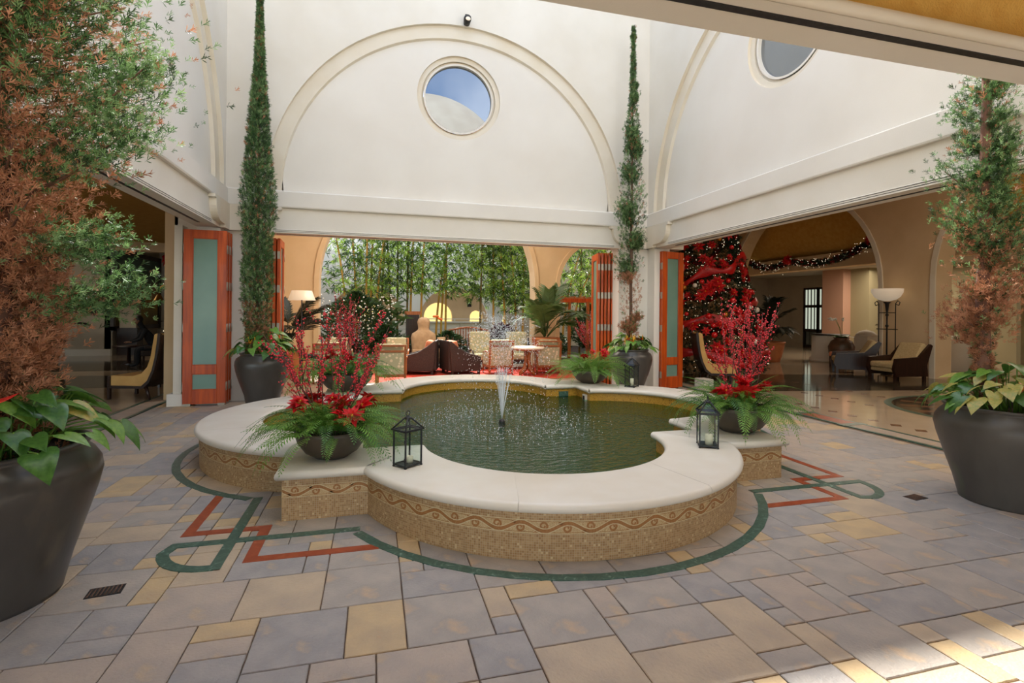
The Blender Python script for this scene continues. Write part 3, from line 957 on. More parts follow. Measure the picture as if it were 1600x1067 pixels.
a_o, a_i = lobe(RO, SO, 0), lobe(RI, SI, 0)
for k in range(4):
    c, si = math.cos(k * PI / 2), math.sin(k * PI / 2); rt = lambda x, y: (x * c - y * si, x * si + y * c)
    for j in range(3):
        t0, t1 = j / 3 + (.0003 if j else 0), (j + 1) / 3 - (.0003 if j < 2 else 0); O_, I_ = [], []
        for i in range(15):
            t = t0 + (t1 - t0) * i / 14; ao = -a_o + 2 * a_o * t; ai = -a_i + 2 * a_i * t
            O_.append(rt(AL + RO * math.cos(ao), RO * math.sin(ao))); I_.append(rt(AL + RI * math.cos(ai), RI * math.sin(ai)))
        coping_slab(O_, I_, cen=rt(AL, 0))
    yo, yi = RO * math.sin(a_o), RI * math.sin(a_i)
    O_ = [rt(*p) for p in ((SO, yo + .002), (SO, (yo + SO) / 2), (SO, SO), ((yo + SO) / 2, SO), (yo + .002, SO))]
    I_ = [rt(*p) for p in ((SI, yi + .002), (SI, (yi + SI) / 2), (SI, SI), ((yi + SI) / 2, SI), (yi + .002, SI))]
    coping_slab(O_, I_)
MB().add([(x, y, -.2) for x, y in INN], [tuple(range(len(INN)))]).build('pool_floor', 'pool_floor', fountain, fixn=False)
wm = MB(); IW = outline(RI + .019, SI + .019)
wm.add([(x, y, ZW) for x, y in IW], [tuple(range(len(IW)))]); wm.build('water', 'water', fountain, fixn=False)
# wall fittings, submerged pump and nozzle
MB().b2((.98 + .45, SI + .01, .17), (.98 + .62, SI + .03, .27), ).build('skimmer_plate', 'green_marble', fountain)
f_ = MB().b2((SI - .02, 1.30, .17), (SI + .015, 1.42, .27)).build('wall_outlet', 'coping', fountain)
MB().b2((SI - .025, 1.325, .19), (SI - .018, 1.395, .25)).build('outlet_grille', 'black_iron', f_)
MB().lathe([(.16, -.2), (.17, -.12), (.12, -.05), (0, -.04)], 20, (.55, -1.05, 0)).build('pump_housing', 'black_iron', fountain)
MB().lathe([(.05, ZW - .07), (.05, ZW - .02), (.035, ZW + .015), (.02, ZW + .03), (0, ZW + .03)], 12).build('nozzle', 'black_iron', fountain)
# water jets: thin streams near the nozzle that break into drops
mb = MB(); drops = []
G = 9.81
rd = random.Random(5)
for k in range(26):
    az = 2 * PI * k / 26 + rd.uniform(-.1, .1); tilt = rd.uniform(.10, .17) if k % 2 else rd.uniform(.03, .09); sp = rd.uniform(4.4, 5.3)
    vx, vz = sp * math.sin(tilt), sp * math.cos(tilt); pts = []
    for i in range(7):
        t = i * .026; pts.append((vx * t * math.cos(az), vx * t * math.sin(az), ZW + .02 + vz * t - G * t * t / 2))
    mb.tube(pts, [.003, .0036, .0034, .003, .0028, .0022, .0014], 5)
    tt = 2 * vz / G
    for i in range(130):
        t = rd.uniform(.11, tt) if i < 95 else rd.uniform(.3, tt * .8); w = .10 * t
        x = vx * t * math.cos(az) + rd.gauss(0, w); y = vx * t * math.sin(az) + rd.gauss(0, w); z = ZW + vz * t - G * t * t / 2 + rd.gauss(0, w * .5)
        if z > ZW: drops.append((x, y, z, rd.uniform(.0026, .0058)))
mb.build('water_jet', 'droplet', fountain)
for i in range(900):      # splashes where the drops land
    a = rd.uniform(0, 2 * PI); r = abs(rd.gauss(.85, .25)); drops.append((r * math.cos(a), r * math.sin(a), ZW + abs(rd.gauss(0, .012)), rd.uniform(.003, .0065)))
T_ = []
for x, y, z, s in drops: T_.append([[s, 0, 0, x], [0, s, 0, y], [0, 0, s * rd.uniform(1, 1.8), z], [0, 0, 0, 1]])
scatter('droplets', [(1, 0, 0), (-1, 0, 0), (0, 1, 0), (0, -1, 0), (0, 0, 1), (0, 0, -1)],
        [(0, 2, 4), (2, 1, 4), (1, 3, 4), (3, 0, 4), (2, 0, 5), (1, 2, 5), (3, 1, 5), (0, 3, 5)], T_, 'droplet', fountain)

# ================================================================ LANTERNS


def lantern(loc, rz, h_, w, label, door=True):
    t = thing('lantern', label, 'lantern', loc, R(rz), 'glass lanterns on the fountain coping')
    d = w * .85; b = .012; H = h_ * .70
    m = MB()
    for sx in (-1, 1):
        for sy in (-1, 1):
            m.box((sx * (w / 2 - b / 2), sy * (d / 2 - b / 2), H / 2 + .01), (b, b, H))
            m.box((sx * (w / 2 - b / 2), sy * (d / 2 - b / 2), .006), (b * 1.3, b * 1.3, .012))
    for z in (.018, H):
        for s in (-1, 1):
            m.box((0, s * (d / 2 - b / 2), z), (w, b, b)); m.box((s * (w / 2 - b / 2), 0, z), (b, d, b))
    m.build('frame', 'lantern_iron', t, bevel=.0015, bseg=1)
    MB().box((0, 0, .014), (w - .01, d - .01, .006)).build('base_plate', 'lantern_iron', t)
    zt = h_ * .93; m = MB()
    for z, k in ((H + .008, 1.12),):
        for s in (-1, 1):
            m.box((0, s * d / 2 * k - s * b / 2, z), (w * k, b, b)); m.box((s * w / 2 * k - s * b / 2, 0, z), (b, d * k, b))
    for sx in (-1, 1):
        for sy in (-1, 1): m.tube([(sx * w * .53, sy * d * .53, H + .01), (sx * .018, sy * .018, zt)], .007, 6)
    m.lathe([(.026, zt - .01), (.03, zt), (.02, zt + .01), (.008, zt + .014), (.008, zt + .02)], 10)
    m.build('roof_frame', 'lantern_iron', t)
    m = MB(); m.tube([(.02 * math.cos(a), 0, zt + .036 + .02 * math.sin(a)) for a in [2 * PI * i / 14 for i in range(15)]], .003, 6)
    m.build('carrying_ring', 'lantern_iron', t)
    for (x, y, sx, sy) in ((0, d / 2 - b / 2, w - 2 * b, .003), (0, -d / 2 + b / 2, w - 2 * b, .003), (w / 2 - b / 2, 0, .003, d - 2 * b), (-w / 2 + b / 2, 0, .003, d - 2 * b)):
        MB().box((x, y, H / 2 + .01), (sx, sy, H - .02)).build('glass_pane', 'clear_glass', t)
    m = MB()
    for i in range(4):
        a = PI / 2 * i
        p = [(-w / 2, -d / 2, H), (w / 2, -d / 2, H), (w / 2, d / 2, H), (-w / 2, d / 2, H)]
        q1, q2 = p[i], p[(i + 1) % 4]; m.add([q1, q2, (q2[0] * .1, q2[1] * .1, zt - .01), (q1[0] * .1, q1[1] * .1, zt - .01)], [(0, 1, 2, 3)])
    m.build('roof_glass', 'clear_glass', t, fixn=False)
    for z in (H * .25, H * .75): MB().lathe([(.005, z - .014), (.005, z + .014)], 8, (-w / 2 - .004, -d / 2 + .006, 0)).build('hinge', 'lantern_iron', t)
    return t


def candle(loc, label, r=.026, h_=.07):
    c = MB().lathe([(0, 0), (r, 0), (r * 1.02, h_ * .5), (r, h_), (r * .8, h_ + .001), (r * .55, h_ - .006), (0, h_ - .007)], 20).build('candle', 'candle', None, loc=loc)
    tag(c, label, 'candle', 'candles inside the lanterns')
    MB().tube([(0, 0, h_ - .008), (.001, 0, h_ + .004), (.003, 0, h_ + .012)], .0012, 5).build('wick', 'black_iron', c)
    return c


lantern((.26, 4.135, HC), 38, .405, .175, 'black iron lantern on the front left of the coping, beside the red poinsettia bowl')
candle((.28, 4.16, HC + .017), 'short ivory candle in the lantern nearest the front left fern bowl', .026, .05)
lantern((2.985, 4.125, HC), 62, .44, .20, 'tall grey iron lantern on the right curl of the front coping')
candle((2.99, 4.11, HC + .017), 'thick ivory candle in the front right lantern', .034, .095)
lantern((4.16, 7.78, HC), 40, .50, .20, 'grey iron lantern at the far right of the pool before the dark urn')
candle((4.165, 7.77, HC + .017), 'ivory candle in the far right lantern by the dark urn', .036, .12)

# ================================================================ FOLDING DOORS


def door_panel(par, loc, rz, w=.68, h_=2.93, th=.05, glass='frosted_glass'):
    p = MB(); st = .135
    p.b2((0, -th / 2, .03), (st, th / 2, h_)).b2((w - st, -th / 2, .03), (w, th / 2, h_))
    p.b2((st, -th / 2, .03), (w - st, th / 2, .27)).b2((st, -th / 2, .53), (w - st, th / 2, .68)).b2((st, -th / 2, h_ - .14), (w - st, th / 2, h_))
    o = p.build('door_panel', 'teak', par, bevel=.004, bseg=1); o.location = loc; o.rotation_euler = (0, 0, rz)
    m = MB()
    for z0, z1 in ((.27, .53), (.68, h_ - .14)):
        for x in (st, w - st): m.b2((x - .008, -.02, z0), (x + .008, .02, z1))
        for z in (z0, z1): m.b2((st, -.02, z - .008), (w - st, .02, z + .008))
    m.build('glazing_bead', 'teak', o)
    for z0, z1 in ((.27, .53), (.68, h_ - .14)): MB().b2((st, -.004, z0), (w - st, .004, z1)).build('glass_pane', glass, o)
    MB().b2((0.01, -th / 2 - .002, .0), (.12, th / 2 + .002, .04)).b2((w - .12, -th / 2 - .002, .0), (w - .01, th / 2 + .002, .04)).build('bottom_pivot', 'steel', o)
    m = MB()
    for z in (.32, 1.30, 2.0, 2.62):
        m.b2((w - .002, -th / 2, z - .07), (w + .006, th / 2, z + .07))
        m.lathe([(.008, z - .07), (.008, z + .07)], 8, (w + .006, -th / 2, 0))
        m.b2((-.006, -th / 2, z - .07), (.002, th / 2, z + .07))
    m.build('hinge', 'steel', o)
    return o


def door_stack(name, x, y, rz, n=5, fan=.022, w=.66):
    r = bpy.data.objects.new(name, None); link(r); r.location = (x, y, 0); r.rotation_euler = (0, 0, rz); r['kind'] = 'structure'
    for i in range(n):
        door_panel(r, (0, i * .075, 0), R((-1) ** i * 2.2), w)
    return r


door_stack('door_1', -3.06, 9.60, 0, 5, w=.64)
door_stack('door_2', UR + .14, 9.66, R(10), 5, w=.60)
# back wall stacks: folded back into the lounge, seen edge on
door_stack('door_3', -1.72, 10.24, R(90), 4, w=.6)
o = door_stack('door_4', 4.86, 10.42, R(76), 5, w=.66)
o.location = (5.02, 10.30, 0)

# ================================================================ PLANTERS AND PLANTS
def heart_leaf(L=1.0, W=.8, droop=.25, cup=.12):
    """heart-shaped leaf along +X from the petiole joint at the origin, with a raised midrib fold"""
    prof = [(-.16, .20), (-.20, .34), (-.10, .47), (.08, .50), (.28, .45), (.5, .34), (.7, .22), (.87, .10), (1.0, .0)]
    vs = []; fs = []
    xs = [0, .02, .06, .14, .3, .5, .7, .87, 1.0]
    for i, (x, w) in enumerate(prof):
        z = -droop * max(x, 0) ** 2
        mid = (xs[i] * L, 0, (-droop * xs[i] ** 2 - .02) * L)
        vs.append(mid)
        for s in (1, -1):
            vs.append((x * L * .5 + mid[0] * .5, s * w * W * .5, (z + cup * w * .5) * L)); vs.append((x * L, s * w * W, (z + cup * w * .3 - .05 * w) * L))
    n = 5
    for i in range(len(prof) - 1):
        a, b = i * n, (i + 1) * n
        fs += [(a, b, b + 1, a + 1), (a + 1, b + 1, b + 2, a + 2), (a, a + 3, b + 3, b), (a + 3, a + 4, b + 4, b + 3)]
    return vs, fs


LEAFM = {}
for nm in ('anthurium_leaf', 'anthurium_dark', 'anthurium_yellow'):
    LEAFM[nm] = []
    for q in range(3):
        vs, fs = heart_leaf(1, .72 + .1 * q, .22 + .12 * q, .15)
        mb = MB().add(vs, fs, 0, True); LEAFM[nm].append(mb.data('leaf', nm))


def spathe(par, loc, rz, s=.09, tilt=.3, m='spathe_red'):
    vs, fs = heart_leaf(s, s * .7, -.1, .1)
    o = MB().add(vs, fs, 0, True).build('flower', m, par, fixn=False); o.location = loc; o.rotation_euler = (0, -tilt, rz)
    MB().tube([(0, 0, 0), (.01, 0, s * .35), (.02, 0, s * .75)], [s * .07, s * .065, s * .04], 8).build('spadix', 'spadix', o)
    MB().tube([(0, 0, 0), (-.01, 0, -.08), (-.02, 0, -.22)], .003, 5).build('flower_stalk', 'anthurium_leaf', o)
    return o


def anthurium(par, zr, rad, n, size, rd, yellow=.1, nf=3, fl=.09, hole=.10, mats=None):
    """ring of big heart leaves on petioles spilling over the rim"""
    pet = MB()
    for k in range(n):
        az = rd.uniform(0, 2 * PI) if k % 3 else 2 * PI * k / n; q = rd.random(); r0 = rd.uniform(hole, rad * .5)
        r1 = rad * (.35 + .75 * q) ; z1 = zr + size * (2.5 - 1.9 * q) * rd.uniform(.7, 1.15)
        p0 = Vector((r0 * math.cos(az), r0 * math.sin(az), zr - .03)); p1 = Vector((r1 * math.cos(az), r1 * math.sin(az), z1))
        pm = (p0 + p1) / 2 + Vector((0, 0, size * .35)); pet.tube([p0, (p0 + pm) / 2 + Vector((0, 0, .02)), pm, p1], .0045, 5)
        mn = 'anthurium_yellow' if rd.random() < yellow else ('anthurium_dark' if rd.random() < .5 else 'anthurium_leaf')
        s = size * rd.uniform(.75, 1.2)
        me = rd.choice(LEAFM[mn])
        inst('leaf', me, par, p1, (rd.uniform(-.35, .35), rd.uniform(-.1, .45) + .35 * q, az + rd.uniform(-.5, .5)), s)
    pet.build('petioles', 'anthurium_leaf', par, kind='stuff')
    for k in range(nf):
        az = -PI / 2 + rd.uniform(-1.2, 1.2); r1 = rad * rd.uniform(.2, .75)
        spathe(par, (r1 * math.cos(az), r1 * math.sin(az), zr + size * rd.uniform(1.1, 1.7)), rd.uniform(0, 2 * PI), fl, rd.uniform(-.2, .5), 'spathe_red' if rd.random() < .6 else 'orange_flower')


# conifer spray: a fan of scale-leaf twigs
def spray_template(n=5):
    vs = []; fs = []

    def twig(a, b, w):
        a, b = Vector(a), Vector(b); d = (b - a); s = Vector((-d.y, d.x, 0)).normalized() * w; u = Vector((0, 0, w)); k = len(vs)
        m_ = a + d * .6
        vs.extend([tuple(a), tuple(m_ + s), tuple(b), tuple(m_ - s), tuple(m_ + u)]); fs.extend([(k, k + 3, k + 4), (k + 3, k + 2, k + 4), (k + 2, k + 1, k + 4), (k + 1, k, k + 4)])
    twig((0, 0, 0), (1.1, 0, 0), .045)
    for i, (x, l, a) in enumerate(((.12, .5, .7), (.2, .45, -.75), (.38, .5, .6), (.45, .44, -.6), (.62, .38, .5), (.7, .36, -.55), (.3, .4, .2), (.55, .35, -.15))):
        twig((x, 0, 0), (x + l * math.cos(a), l * math.sin(a), .22 * (-1) ** (i // 2)), .045)
    return vs, fs


SPV, SPF = spray_template()


def cypress(par, h0, h1, rfun, n, rd, s0=.05, green=('cypress_green', 'cypress_light', 'cypress_dark'), brown=0.0, brownfun=None, up=1.0, trunk=(.035, .012), lean=(0, 0), bark='bark', base=(0, 0), branches=0, gap=None):
    tx = lambda z: (base[0] + lean[0] * (z - h0), base[1] + lean[1] * (z - h0))
    pts = []; N = 14
    for i in range(N + 1):
        z = h0 + (h1 - h0) * i / N; a, b = tx(z); pts.append((a + rd.gauss(0, .006), b + rd.gauss(0, .006), z))
    MB().tube(pts, [trunk[0] + (trunk[1] - trunk[0]) * i / N for i in range(N + 1)], 10).build('trunk', bark, par)
    T1 = []; mi = []; names = list(green) + ['cypress_brown', 'cypress_rust']; tries = 0
    br = MB(); ends = []
    for k in range(branches):
        z = h0 + (h1 - h0) * rd.uniform(.05, .98); az = rd.uniform(0, 2 * PI); r = rfun(z, az) * rd.uniform(.6, 1.1)
        a, b = tx(z); p0 = Vector((a, b, z)); e = p0 + Vector((r * math.cos(az), r * math.sin(az), r * up * rd.uniform(.5, 1.2)))
        md = p0.lerp(e, .5) + Vector((0, 0, -.06 * r)); br.tube([p0, md, e], [.009, .006, .003], 5); ends.append((p0, md, e, az))
    if branches: br.build('branches', bark, par, kind='stuff')
    while len(T1) < n and tries < n * 4:
        tries += 1
        if branches and rd.random() < .8:
            p0, md, e, az0 = rd.choice(ends); t = rd.random() ** .6; q = (p0.lerp(md, t * 2) if t < .5 else md.lerp(e, t * 2 - 1))
            j = .05 + .10 * t; p = q + Vector((rd.gauss(0, j), rd.gauss(0, j), rd.gauss(0, j))) * (e - p0).length / .6
            az = az0 + rd.gauss(0, .7); fr = t; z = p.z
        else:
            z = h0 + (h1 - h0) * rd.random(); az = rd.uniform(0, 2 * PI); R_ = rfun(z, az)
            if R_ <= 0: continue
            fr = rd.random() ** .5; a, b = tx(z); p = Vector((a + R_ * fr * math.cos(az), b + R_ * fr * math.sin(az), z))
        if gap and rd.random() < gap(z): continue
        d = Vector((math.cos(az), math.sin(az), up * rd.uniform(.5, 2.2))); bw = brownfun(z, fr, az) if brownfun else brown
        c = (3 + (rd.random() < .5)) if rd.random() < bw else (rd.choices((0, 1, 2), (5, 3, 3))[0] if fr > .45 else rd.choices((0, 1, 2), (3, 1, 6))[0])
        T1.append(xf(p, d, s0 * rd.uniform(.7, 1.4))); mi.append(c)
    scatter('foliage', SPV, SPF, T1, names, par, mi)


def urn(par, r, rb, h_, m, rim=.86):
    prof = [(0, .0), (rb, 0), (rb * 1.01, .02), (rb * 1.12, h_ * .22), (rb + (r - rb) * .62, h_ * .48), (r * .965, h_ * .68), (r, h_ * .79), (r * .985, h_ * .86), (r * .93, h_ * .92),
            (r * rim, h_ * .965), (r * rim * .99, h_ * .985), (r * (rim + .03), h_ * .995), (r * (rim + .03), h_ + .012), (r * (rim - .02), h_ + .014), (r * (rim - .05), h_ * .985), (r * (rim - .04), h_ * .92)]
    MB().lathe(prof, 64, cap=False).build('urn', m, par)
    MB().lathe([(0, h_ * .935), (r * (rim - .03), h_ * .925)], 40, cap=False).build('soil', 'soil', par)


rd = random.Random(3)
# front left giant urn with an old cypress
t = thing('potted_cypress', 'huge dark glazed urn at the left edge with browning cypress and big glossy anthurium leaves', 'potted tree', (-2.08, 3.45, 0), 0, 'urns with cypress and anthurium')
urn(t, .54, .36, .83, 'urn_glaze')


def rf_left(z, az):
    f = .24 + .32 * min(1, max(0, (z - 1.4) / 1.3))
    return f * (1 + .35 * math.sin(3 * az + z * 2.1) + .2 * math.sin(5 * z + az))


def bf_left(z, fr, az):
    b = 1.0 if z < 2.2 else (1.0 - .9 * (z - 2.2) if z < 2.9 else .34)
    return max(.04, min(.97, b - .6 * max(0, fr - .7) * (z > 2.1)))


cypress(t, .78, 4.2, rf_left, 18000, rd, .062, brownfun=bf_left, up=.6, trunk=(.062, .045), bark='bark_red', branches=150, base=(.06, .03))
for k, (x, y, z, dx, dy, dz, L) in enumerate(((.1, 0, 2.15, .62, -.2, .38, .85), (.1, 0, 2.3, .66, -.1, .62, 1.0), (.1, 0, 1.85, .55, -.25, .12, .62), (.1, 0, 1.5, .62, -.15, .20, .68))):
    d = Vector((dx, dy, dz)).normalized(); p0 = Vector((x, y, z)); e = p0 + d * L
    b = MB().tube([p0, p0.lerp(e, .5) + Vector((0, 0, -.04)), e], [.014, .009, .004], 6).build('branch', 'bark_red', t)
    TT = []; mi = []
    for i in range(620):
        q = rd.random() ** .55; p = p0.lerp(e, .25 + .8 * q) + Vector((rd.gauss(0, .07), rd.gauss(0, .07), rd.gauss(0, .06))) * (.6 + .6 * q)
        TT.append(xf(p, d + Vector((rd.gauss(0, .5), rd.gauss(0, .5), rd.gauss(.2, .5))), .05 * rd.uniform(.7, 1.4))); mi.append(rd.choices((0, 1, 2, 3), (5, 5, 2, .6 if q > .4 else 6))[0])
    scatter('branch_foliage', SPV, SPF, TT, ['cypress_green', 'cypress_light', 'cypress_dark', 'cypress_brown'], b, mi)
anthurium(t, .80, .60, 115, .165, rd, .08, 3, .12)
spathe(t, (.30, -.42, 1.14), 1.0, .12, .2)

# front right urn
t = thing('potted_cypress', 'big weathered bronze-green urn at the right edge with a thin cypress and yellowing anthurium', 'potted tree', (5.37, 3.19, 0), 0, 'urns with cypress and anthurium')
urn(t, .54, .36, .82, 'urn_glaze_worn')


def rf_right(z, az):
    if z < 1.35: return .05
    if z < 2.1: return .20 * (1 + .4 * math.sin(4 * az + 6 * z))
    return .24 * (1 + .25 * math.sin(3 * az + 5 * z)) * min(1, (4.6 - z) / 1.2)


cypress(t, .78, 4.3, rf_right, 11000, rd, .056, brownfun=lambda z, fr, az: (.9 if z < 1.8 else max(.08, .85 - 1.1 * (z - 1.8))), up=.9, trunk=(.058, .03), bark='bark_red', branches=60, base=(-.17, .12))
anthurium(t, .80, .56, 120, .15, rd, .35, 5, .10)

# back pair of urns
t = thing('potted_cypress', 'dark grey urn with tall slim cypress by the left orange folding doors', 'potted tree', (-1.80, 9.38, 0), 0, 'urns with cypress and anthurium')
urn(t, .43, .25, .88, 'urn_glaze', rim=.80)


def rf_bl(z, az):
    return max(.02, .30 * (1 - ((z - 3.3) / 3.6) ** 2) ** .5 if z > 3.3 else .22 + .08 * min(1, (z - 1) / 2)) * (1 + .15 * math.sin(5 * z + 2 * az)) if z < 6.85 else .02


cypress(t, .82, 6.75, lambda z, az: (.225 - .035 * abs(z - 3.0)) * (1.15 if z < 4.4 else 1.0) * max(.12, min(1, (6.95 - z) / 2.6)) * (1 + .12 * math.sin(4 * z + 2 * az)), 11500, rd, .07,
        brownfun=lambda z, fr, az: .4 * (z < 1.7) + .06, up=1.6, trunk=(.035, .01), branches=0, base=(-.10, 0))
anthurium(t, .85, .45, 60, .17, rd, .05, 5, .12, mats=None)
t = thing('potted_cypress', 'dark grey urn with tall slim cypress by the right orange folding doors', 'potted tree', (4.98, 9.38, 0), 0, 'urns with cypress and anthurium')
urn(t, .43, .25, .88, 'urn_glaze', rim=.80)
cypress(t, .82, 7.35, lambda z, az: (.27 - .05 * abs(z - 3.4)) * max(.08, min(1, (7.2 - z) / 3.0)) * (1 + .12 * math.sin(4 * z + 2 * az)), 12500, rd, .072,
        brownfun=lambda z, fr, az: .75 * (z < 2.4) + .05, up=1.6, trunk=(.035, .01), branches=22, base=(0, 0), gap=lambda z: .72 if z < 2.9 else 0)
anthurium(t, .85, .45, 60, .15, rd, .02, 14, .13)


# ---- bowls of fern, poinsettia and berry branches
def frond_mesh(L, arch, m, seedv):
    r_ = random.Random(seedv); N = 20; vs = []; fs = []
    side = r_.uniform(-.12, .12)
    def pt(t): return Vector((L * t * (1 - .12 * arch * t), side * L * t * t, L * arch * (1.05 * t - 1.35 * t * t)))
    mb = MB(); mb.tube([pt(i / 8) for i in range(9)], [.0025 * (1 - .7 * i / 8) for i in range(9)], 4)
    for i in range(1, N):
        t = .08 + .92 * i / N; p = pt(t); q = pt(min(1, t + .02)); d = (q - p).normalized()
        w = .075 * L / .5 * (math.sin(PI * min(1, (t * .92 + .12))) ** .6) * (1 - .25 * t) + .004
        for s in (1, -1):
            o = Vector((0, s, 0)); tip = p + (o * .92 + d * .42).normalized() * w + Vector((0, 0, -.18 * w)); b = L / N * .5
            k = [p - d * b * .6, p + d * b, tip]
            md = (p + tip) / 2 + d * b * .6
            mb.add([k[0], p.lerp(tip, .55) - d * b * .35, tip, md], [(0, 1, 2, 3)] if s < 0 else [(3, 2, 1, 0)])
    return mb.data('frond', m)


FR = [frond_mesh(.5, a, m, i) for i, (a, m) in enumerate(((.75, 'fern_green'), (.55, 'fern_green'), (1.0, 'fern_green'), (.8, 'fern_light'), (.5, 'fern_light'), (1.15, 'fern_dark'), (.9, 'fern_dark'), (.65, 'fern_dark')))]


def bract_mesh():
    mb = MB()
    for ring, (n, L, tl) in enumerate(((7, .085, .12), (6, .062, .45), (5, .035, .8))):
        for k in range(n):
            a = 2 * PI * k / n + ring * .4; c, s = math.cos(a), math.sin(a); ct, st = math.cos(tl), math.sin(tl)
            P = lambda x, y, z: (c * (x * ct - z * st) - s * y, s * (x * ct - z * st) + c * y, x * st + z * ct + .004 * ring)
            mb.add([P(0, 0, 0), P(L * .45, L * .26, .004), P(L, 0, -.012), P(L * .45, -L * .26, .004), P(L * .5, 0, -.006)], [(0, 4, 1), (1, 4, 2), (2, 4, 3), (3, 4, 0)])
    mb.lathe([(.008, 0), (.01, .012), (0, .016)], 8, mi=1)
    return mb.data('poinsettia_flower', ['poinsettia_red', 'spadix'])


BR = bract_mesh()


def berry_branch(par, p0, L, d, rd, n=5):
    """one leafless red-berried branch with side twigs"""
    p0 = Vector(p0); d = Vector(d).normalized(); tw = MB(); B = []
    def run(p, d, L, w, lvl):
        pts = [p]; dd = d.copy()
        for i in range(6):
            dd = (dd + Vector((rd.gauss(0, .06), rd.gauss(0, .06), rd.gauss(.01, .05)))).normalized(); pts.append(pts[-1] + dd * L / 6)
        tw.tube(pts, [w * (1 - .6 * i / 6) for i in range(7)], 5)
        for i in range(int(L * (50 if lvl else 34))):
            t = rd.uniform(.05 if lvl else .42, 1); k = min(5, int(t * 6)); q = pts[k].lerp(pts[k + 1], t * 6 - k)
            B.append((q + Vector((rd.gauss(0, .008), rd.gauss(0, .008), rd.gauss(0, .008))), rd.uniform(.006, .0095)))
        if lvl == 0:
            for j in range(n):
                t = rd.uniform(.38, .9); k = int(t * 6); q = pts[k]
                run(q, (dd + Vector((rd.gauss(0, .42), rd.gauss(0, .42), .25))).normalized(), L * rd.uniform(.16, .38), w * .5, 1)
    run(p0, d, L, .006, 0)
    o = tw.build('berry_branch', 'twig', par, fixn=False)
    # octahedral berries
    TT = [[[s, 0, 0, c.x], [0, s, 0, c.y], [0, 0, s, c.z], [0, 0, 0, 1]] for c, s in B]
    ico = [(0, 0, 1), (.89, 0, .45), (.28, .85, .45), (-.72, .53, .45), (-.72, -.53, .45), (.28, -.85, .45), (.72, .53, -.45), (-.28, .85, -.45), (-.89, 0, -.45), (-.28, -.85, -.45), (.72, -.53, -.45), (0, 0, -1)]
    fc = [(0, 1, 2), (0, 2, 3), (0, 3, 4), (0, 4, 5), (0, 5, 1), (1, 6, 2), (2, 7, 3), (3, 8, 4), (4, 9, 5), (5, 10, 1), (2, 6, 7), (3, 7, 8), (4, 8, 9), (5, 9, 10), (1, 10, 6), (11, 7, 6), (11, 8, 7), (11, 9, 8), (11, 10, 9), (11, 6, 10)]
    scatter('berries', ico, fc, TT, 'berry_red', o)
    return o


def fern_bowl(loc, label, r, h_, nf, flowers, branches, rd, fs=1.0, light=.3, base_m='bowl_glaze', bmax=1.2, spread=.36):
    t = thing('fern_bowl', label, 'planter', loc, 0, 'fern bowls around the fountain')
    prof = [(0, 0), (r * .46, 0), (r * .5, .012), (r * .72, h_ * .22), (r * .92, h_ * .58), (r * .995, h_ * .88), (r, h_), (r * .955, h_ + .004), (r * .93, h_ * .9), (r * .9, h_ * .8)]
    MB().lathe(prof, 48, cap=False).build('bowl', base_m, t)
    MB().lathe([(0, h_ * .9), (r * .93, h_ * .84)], 30, cap=False).build('soil', 'soil', t)
    for k in range(nf):
        az = 2 * PI * k / nf * 1.0 + rd.uniform(-.25, .25); q = rd.random()
        r0 = r * (.2 + .65 * q); sc = fs * rd.uniform(.75, 1.2) * (1.0 if q > .3 else .85)
        me = rd.choice(FR if rd.random() > light else FR[3:5])
        el = (1 - q) * .95 - .25 * q + rd.uniform(-.2, .25)
        inst('frond', me, t, (r0 * math.cos(az), r0 * math.sin(az), h_ * .86), (rd.uniform(-.4, .4), -el, az + rd.uniform(-.35, .35)), sc)
    for (x, y, z, s) in flowers:
        inst('poinsettia_flower', BR, t, (x, y, h_ + z + .04), (rd.uniform(.1, .9), rd.uniform(-.5, .5), rd.uniform(0, 6)), s * 1.35)
    for (x, y, dx, dy, L) in branches: berry_branch(t, (x, y, h_ * .85), L, (dx, dy, 1), rd)
    return t


def fl_cloud(n, x0, x1, y0, y1, z0, z1, rd, s=1.0):
    return [(rd.uniform(x0, x1), rd.uniform(y0, y1), rd.uniform(z0, z1), s * rd.uniform(.75, 1.15)) for _ in range(n)]


rd = random.Random(11)
BX = [(rd.uniform(-.14, .02), rd.uniform(-.05, .1), rd.gauss(-.22, .13), rd.gauss(0, .12), rd.uniform(.72, 1.05)) for _ in range(7)] + \
     [(rd.uniform(.0, .15), rd.uniform(-.05, .1), rd.gauss(.20, .18), rd.gauss(0, .12), rd.uniform(.7, 1.1)) for _ in range(8)]
fern_bowl((-.34, 4.56, HC), 'dark bowl of ferns, poinsettias and red berry branches on the fountain\'s front left', .295, .23, 150,
          fl_cloud(12, -.30, .32, -.16, .16, .12, .22, rd) + fl_cloud(4, .05, .22, -.27, -.15, .0, .12, rd), BX, rd, 1.0, .35)
BX = [(rd.uniform(-.1, .1), rd.uniform(-.1, .1), rd.gauss(-.12, .25), rd.gauss(0, .15), rd.uniform(.75, 1.15)) for _ in range(8)] + \
     [(rd.uniform(.0, .12), rd.uniform(-.1, .1), rd.uniform(.15, .62), rd.gauss(0, .12), rd.uniform(.75, 1.1)) for _ in range(6)]
fern_bowl((3.70, 4.62, HC), 'wide dark bowl of ferns, red poinsettias and berry branches at the right of the fountain', .34, .26, 150,
          fl_cloud(9, -.14, .12, -.26, -.02, .10, .24, rd, 1.1) + fl_cloud(5, .16, .42, -.2, .1, .10, .16, rd, .9) + fl_cloud(3, -.32, -.16, -.1, .1, .1, .2, rd), BX, rd, 1.0, .35)
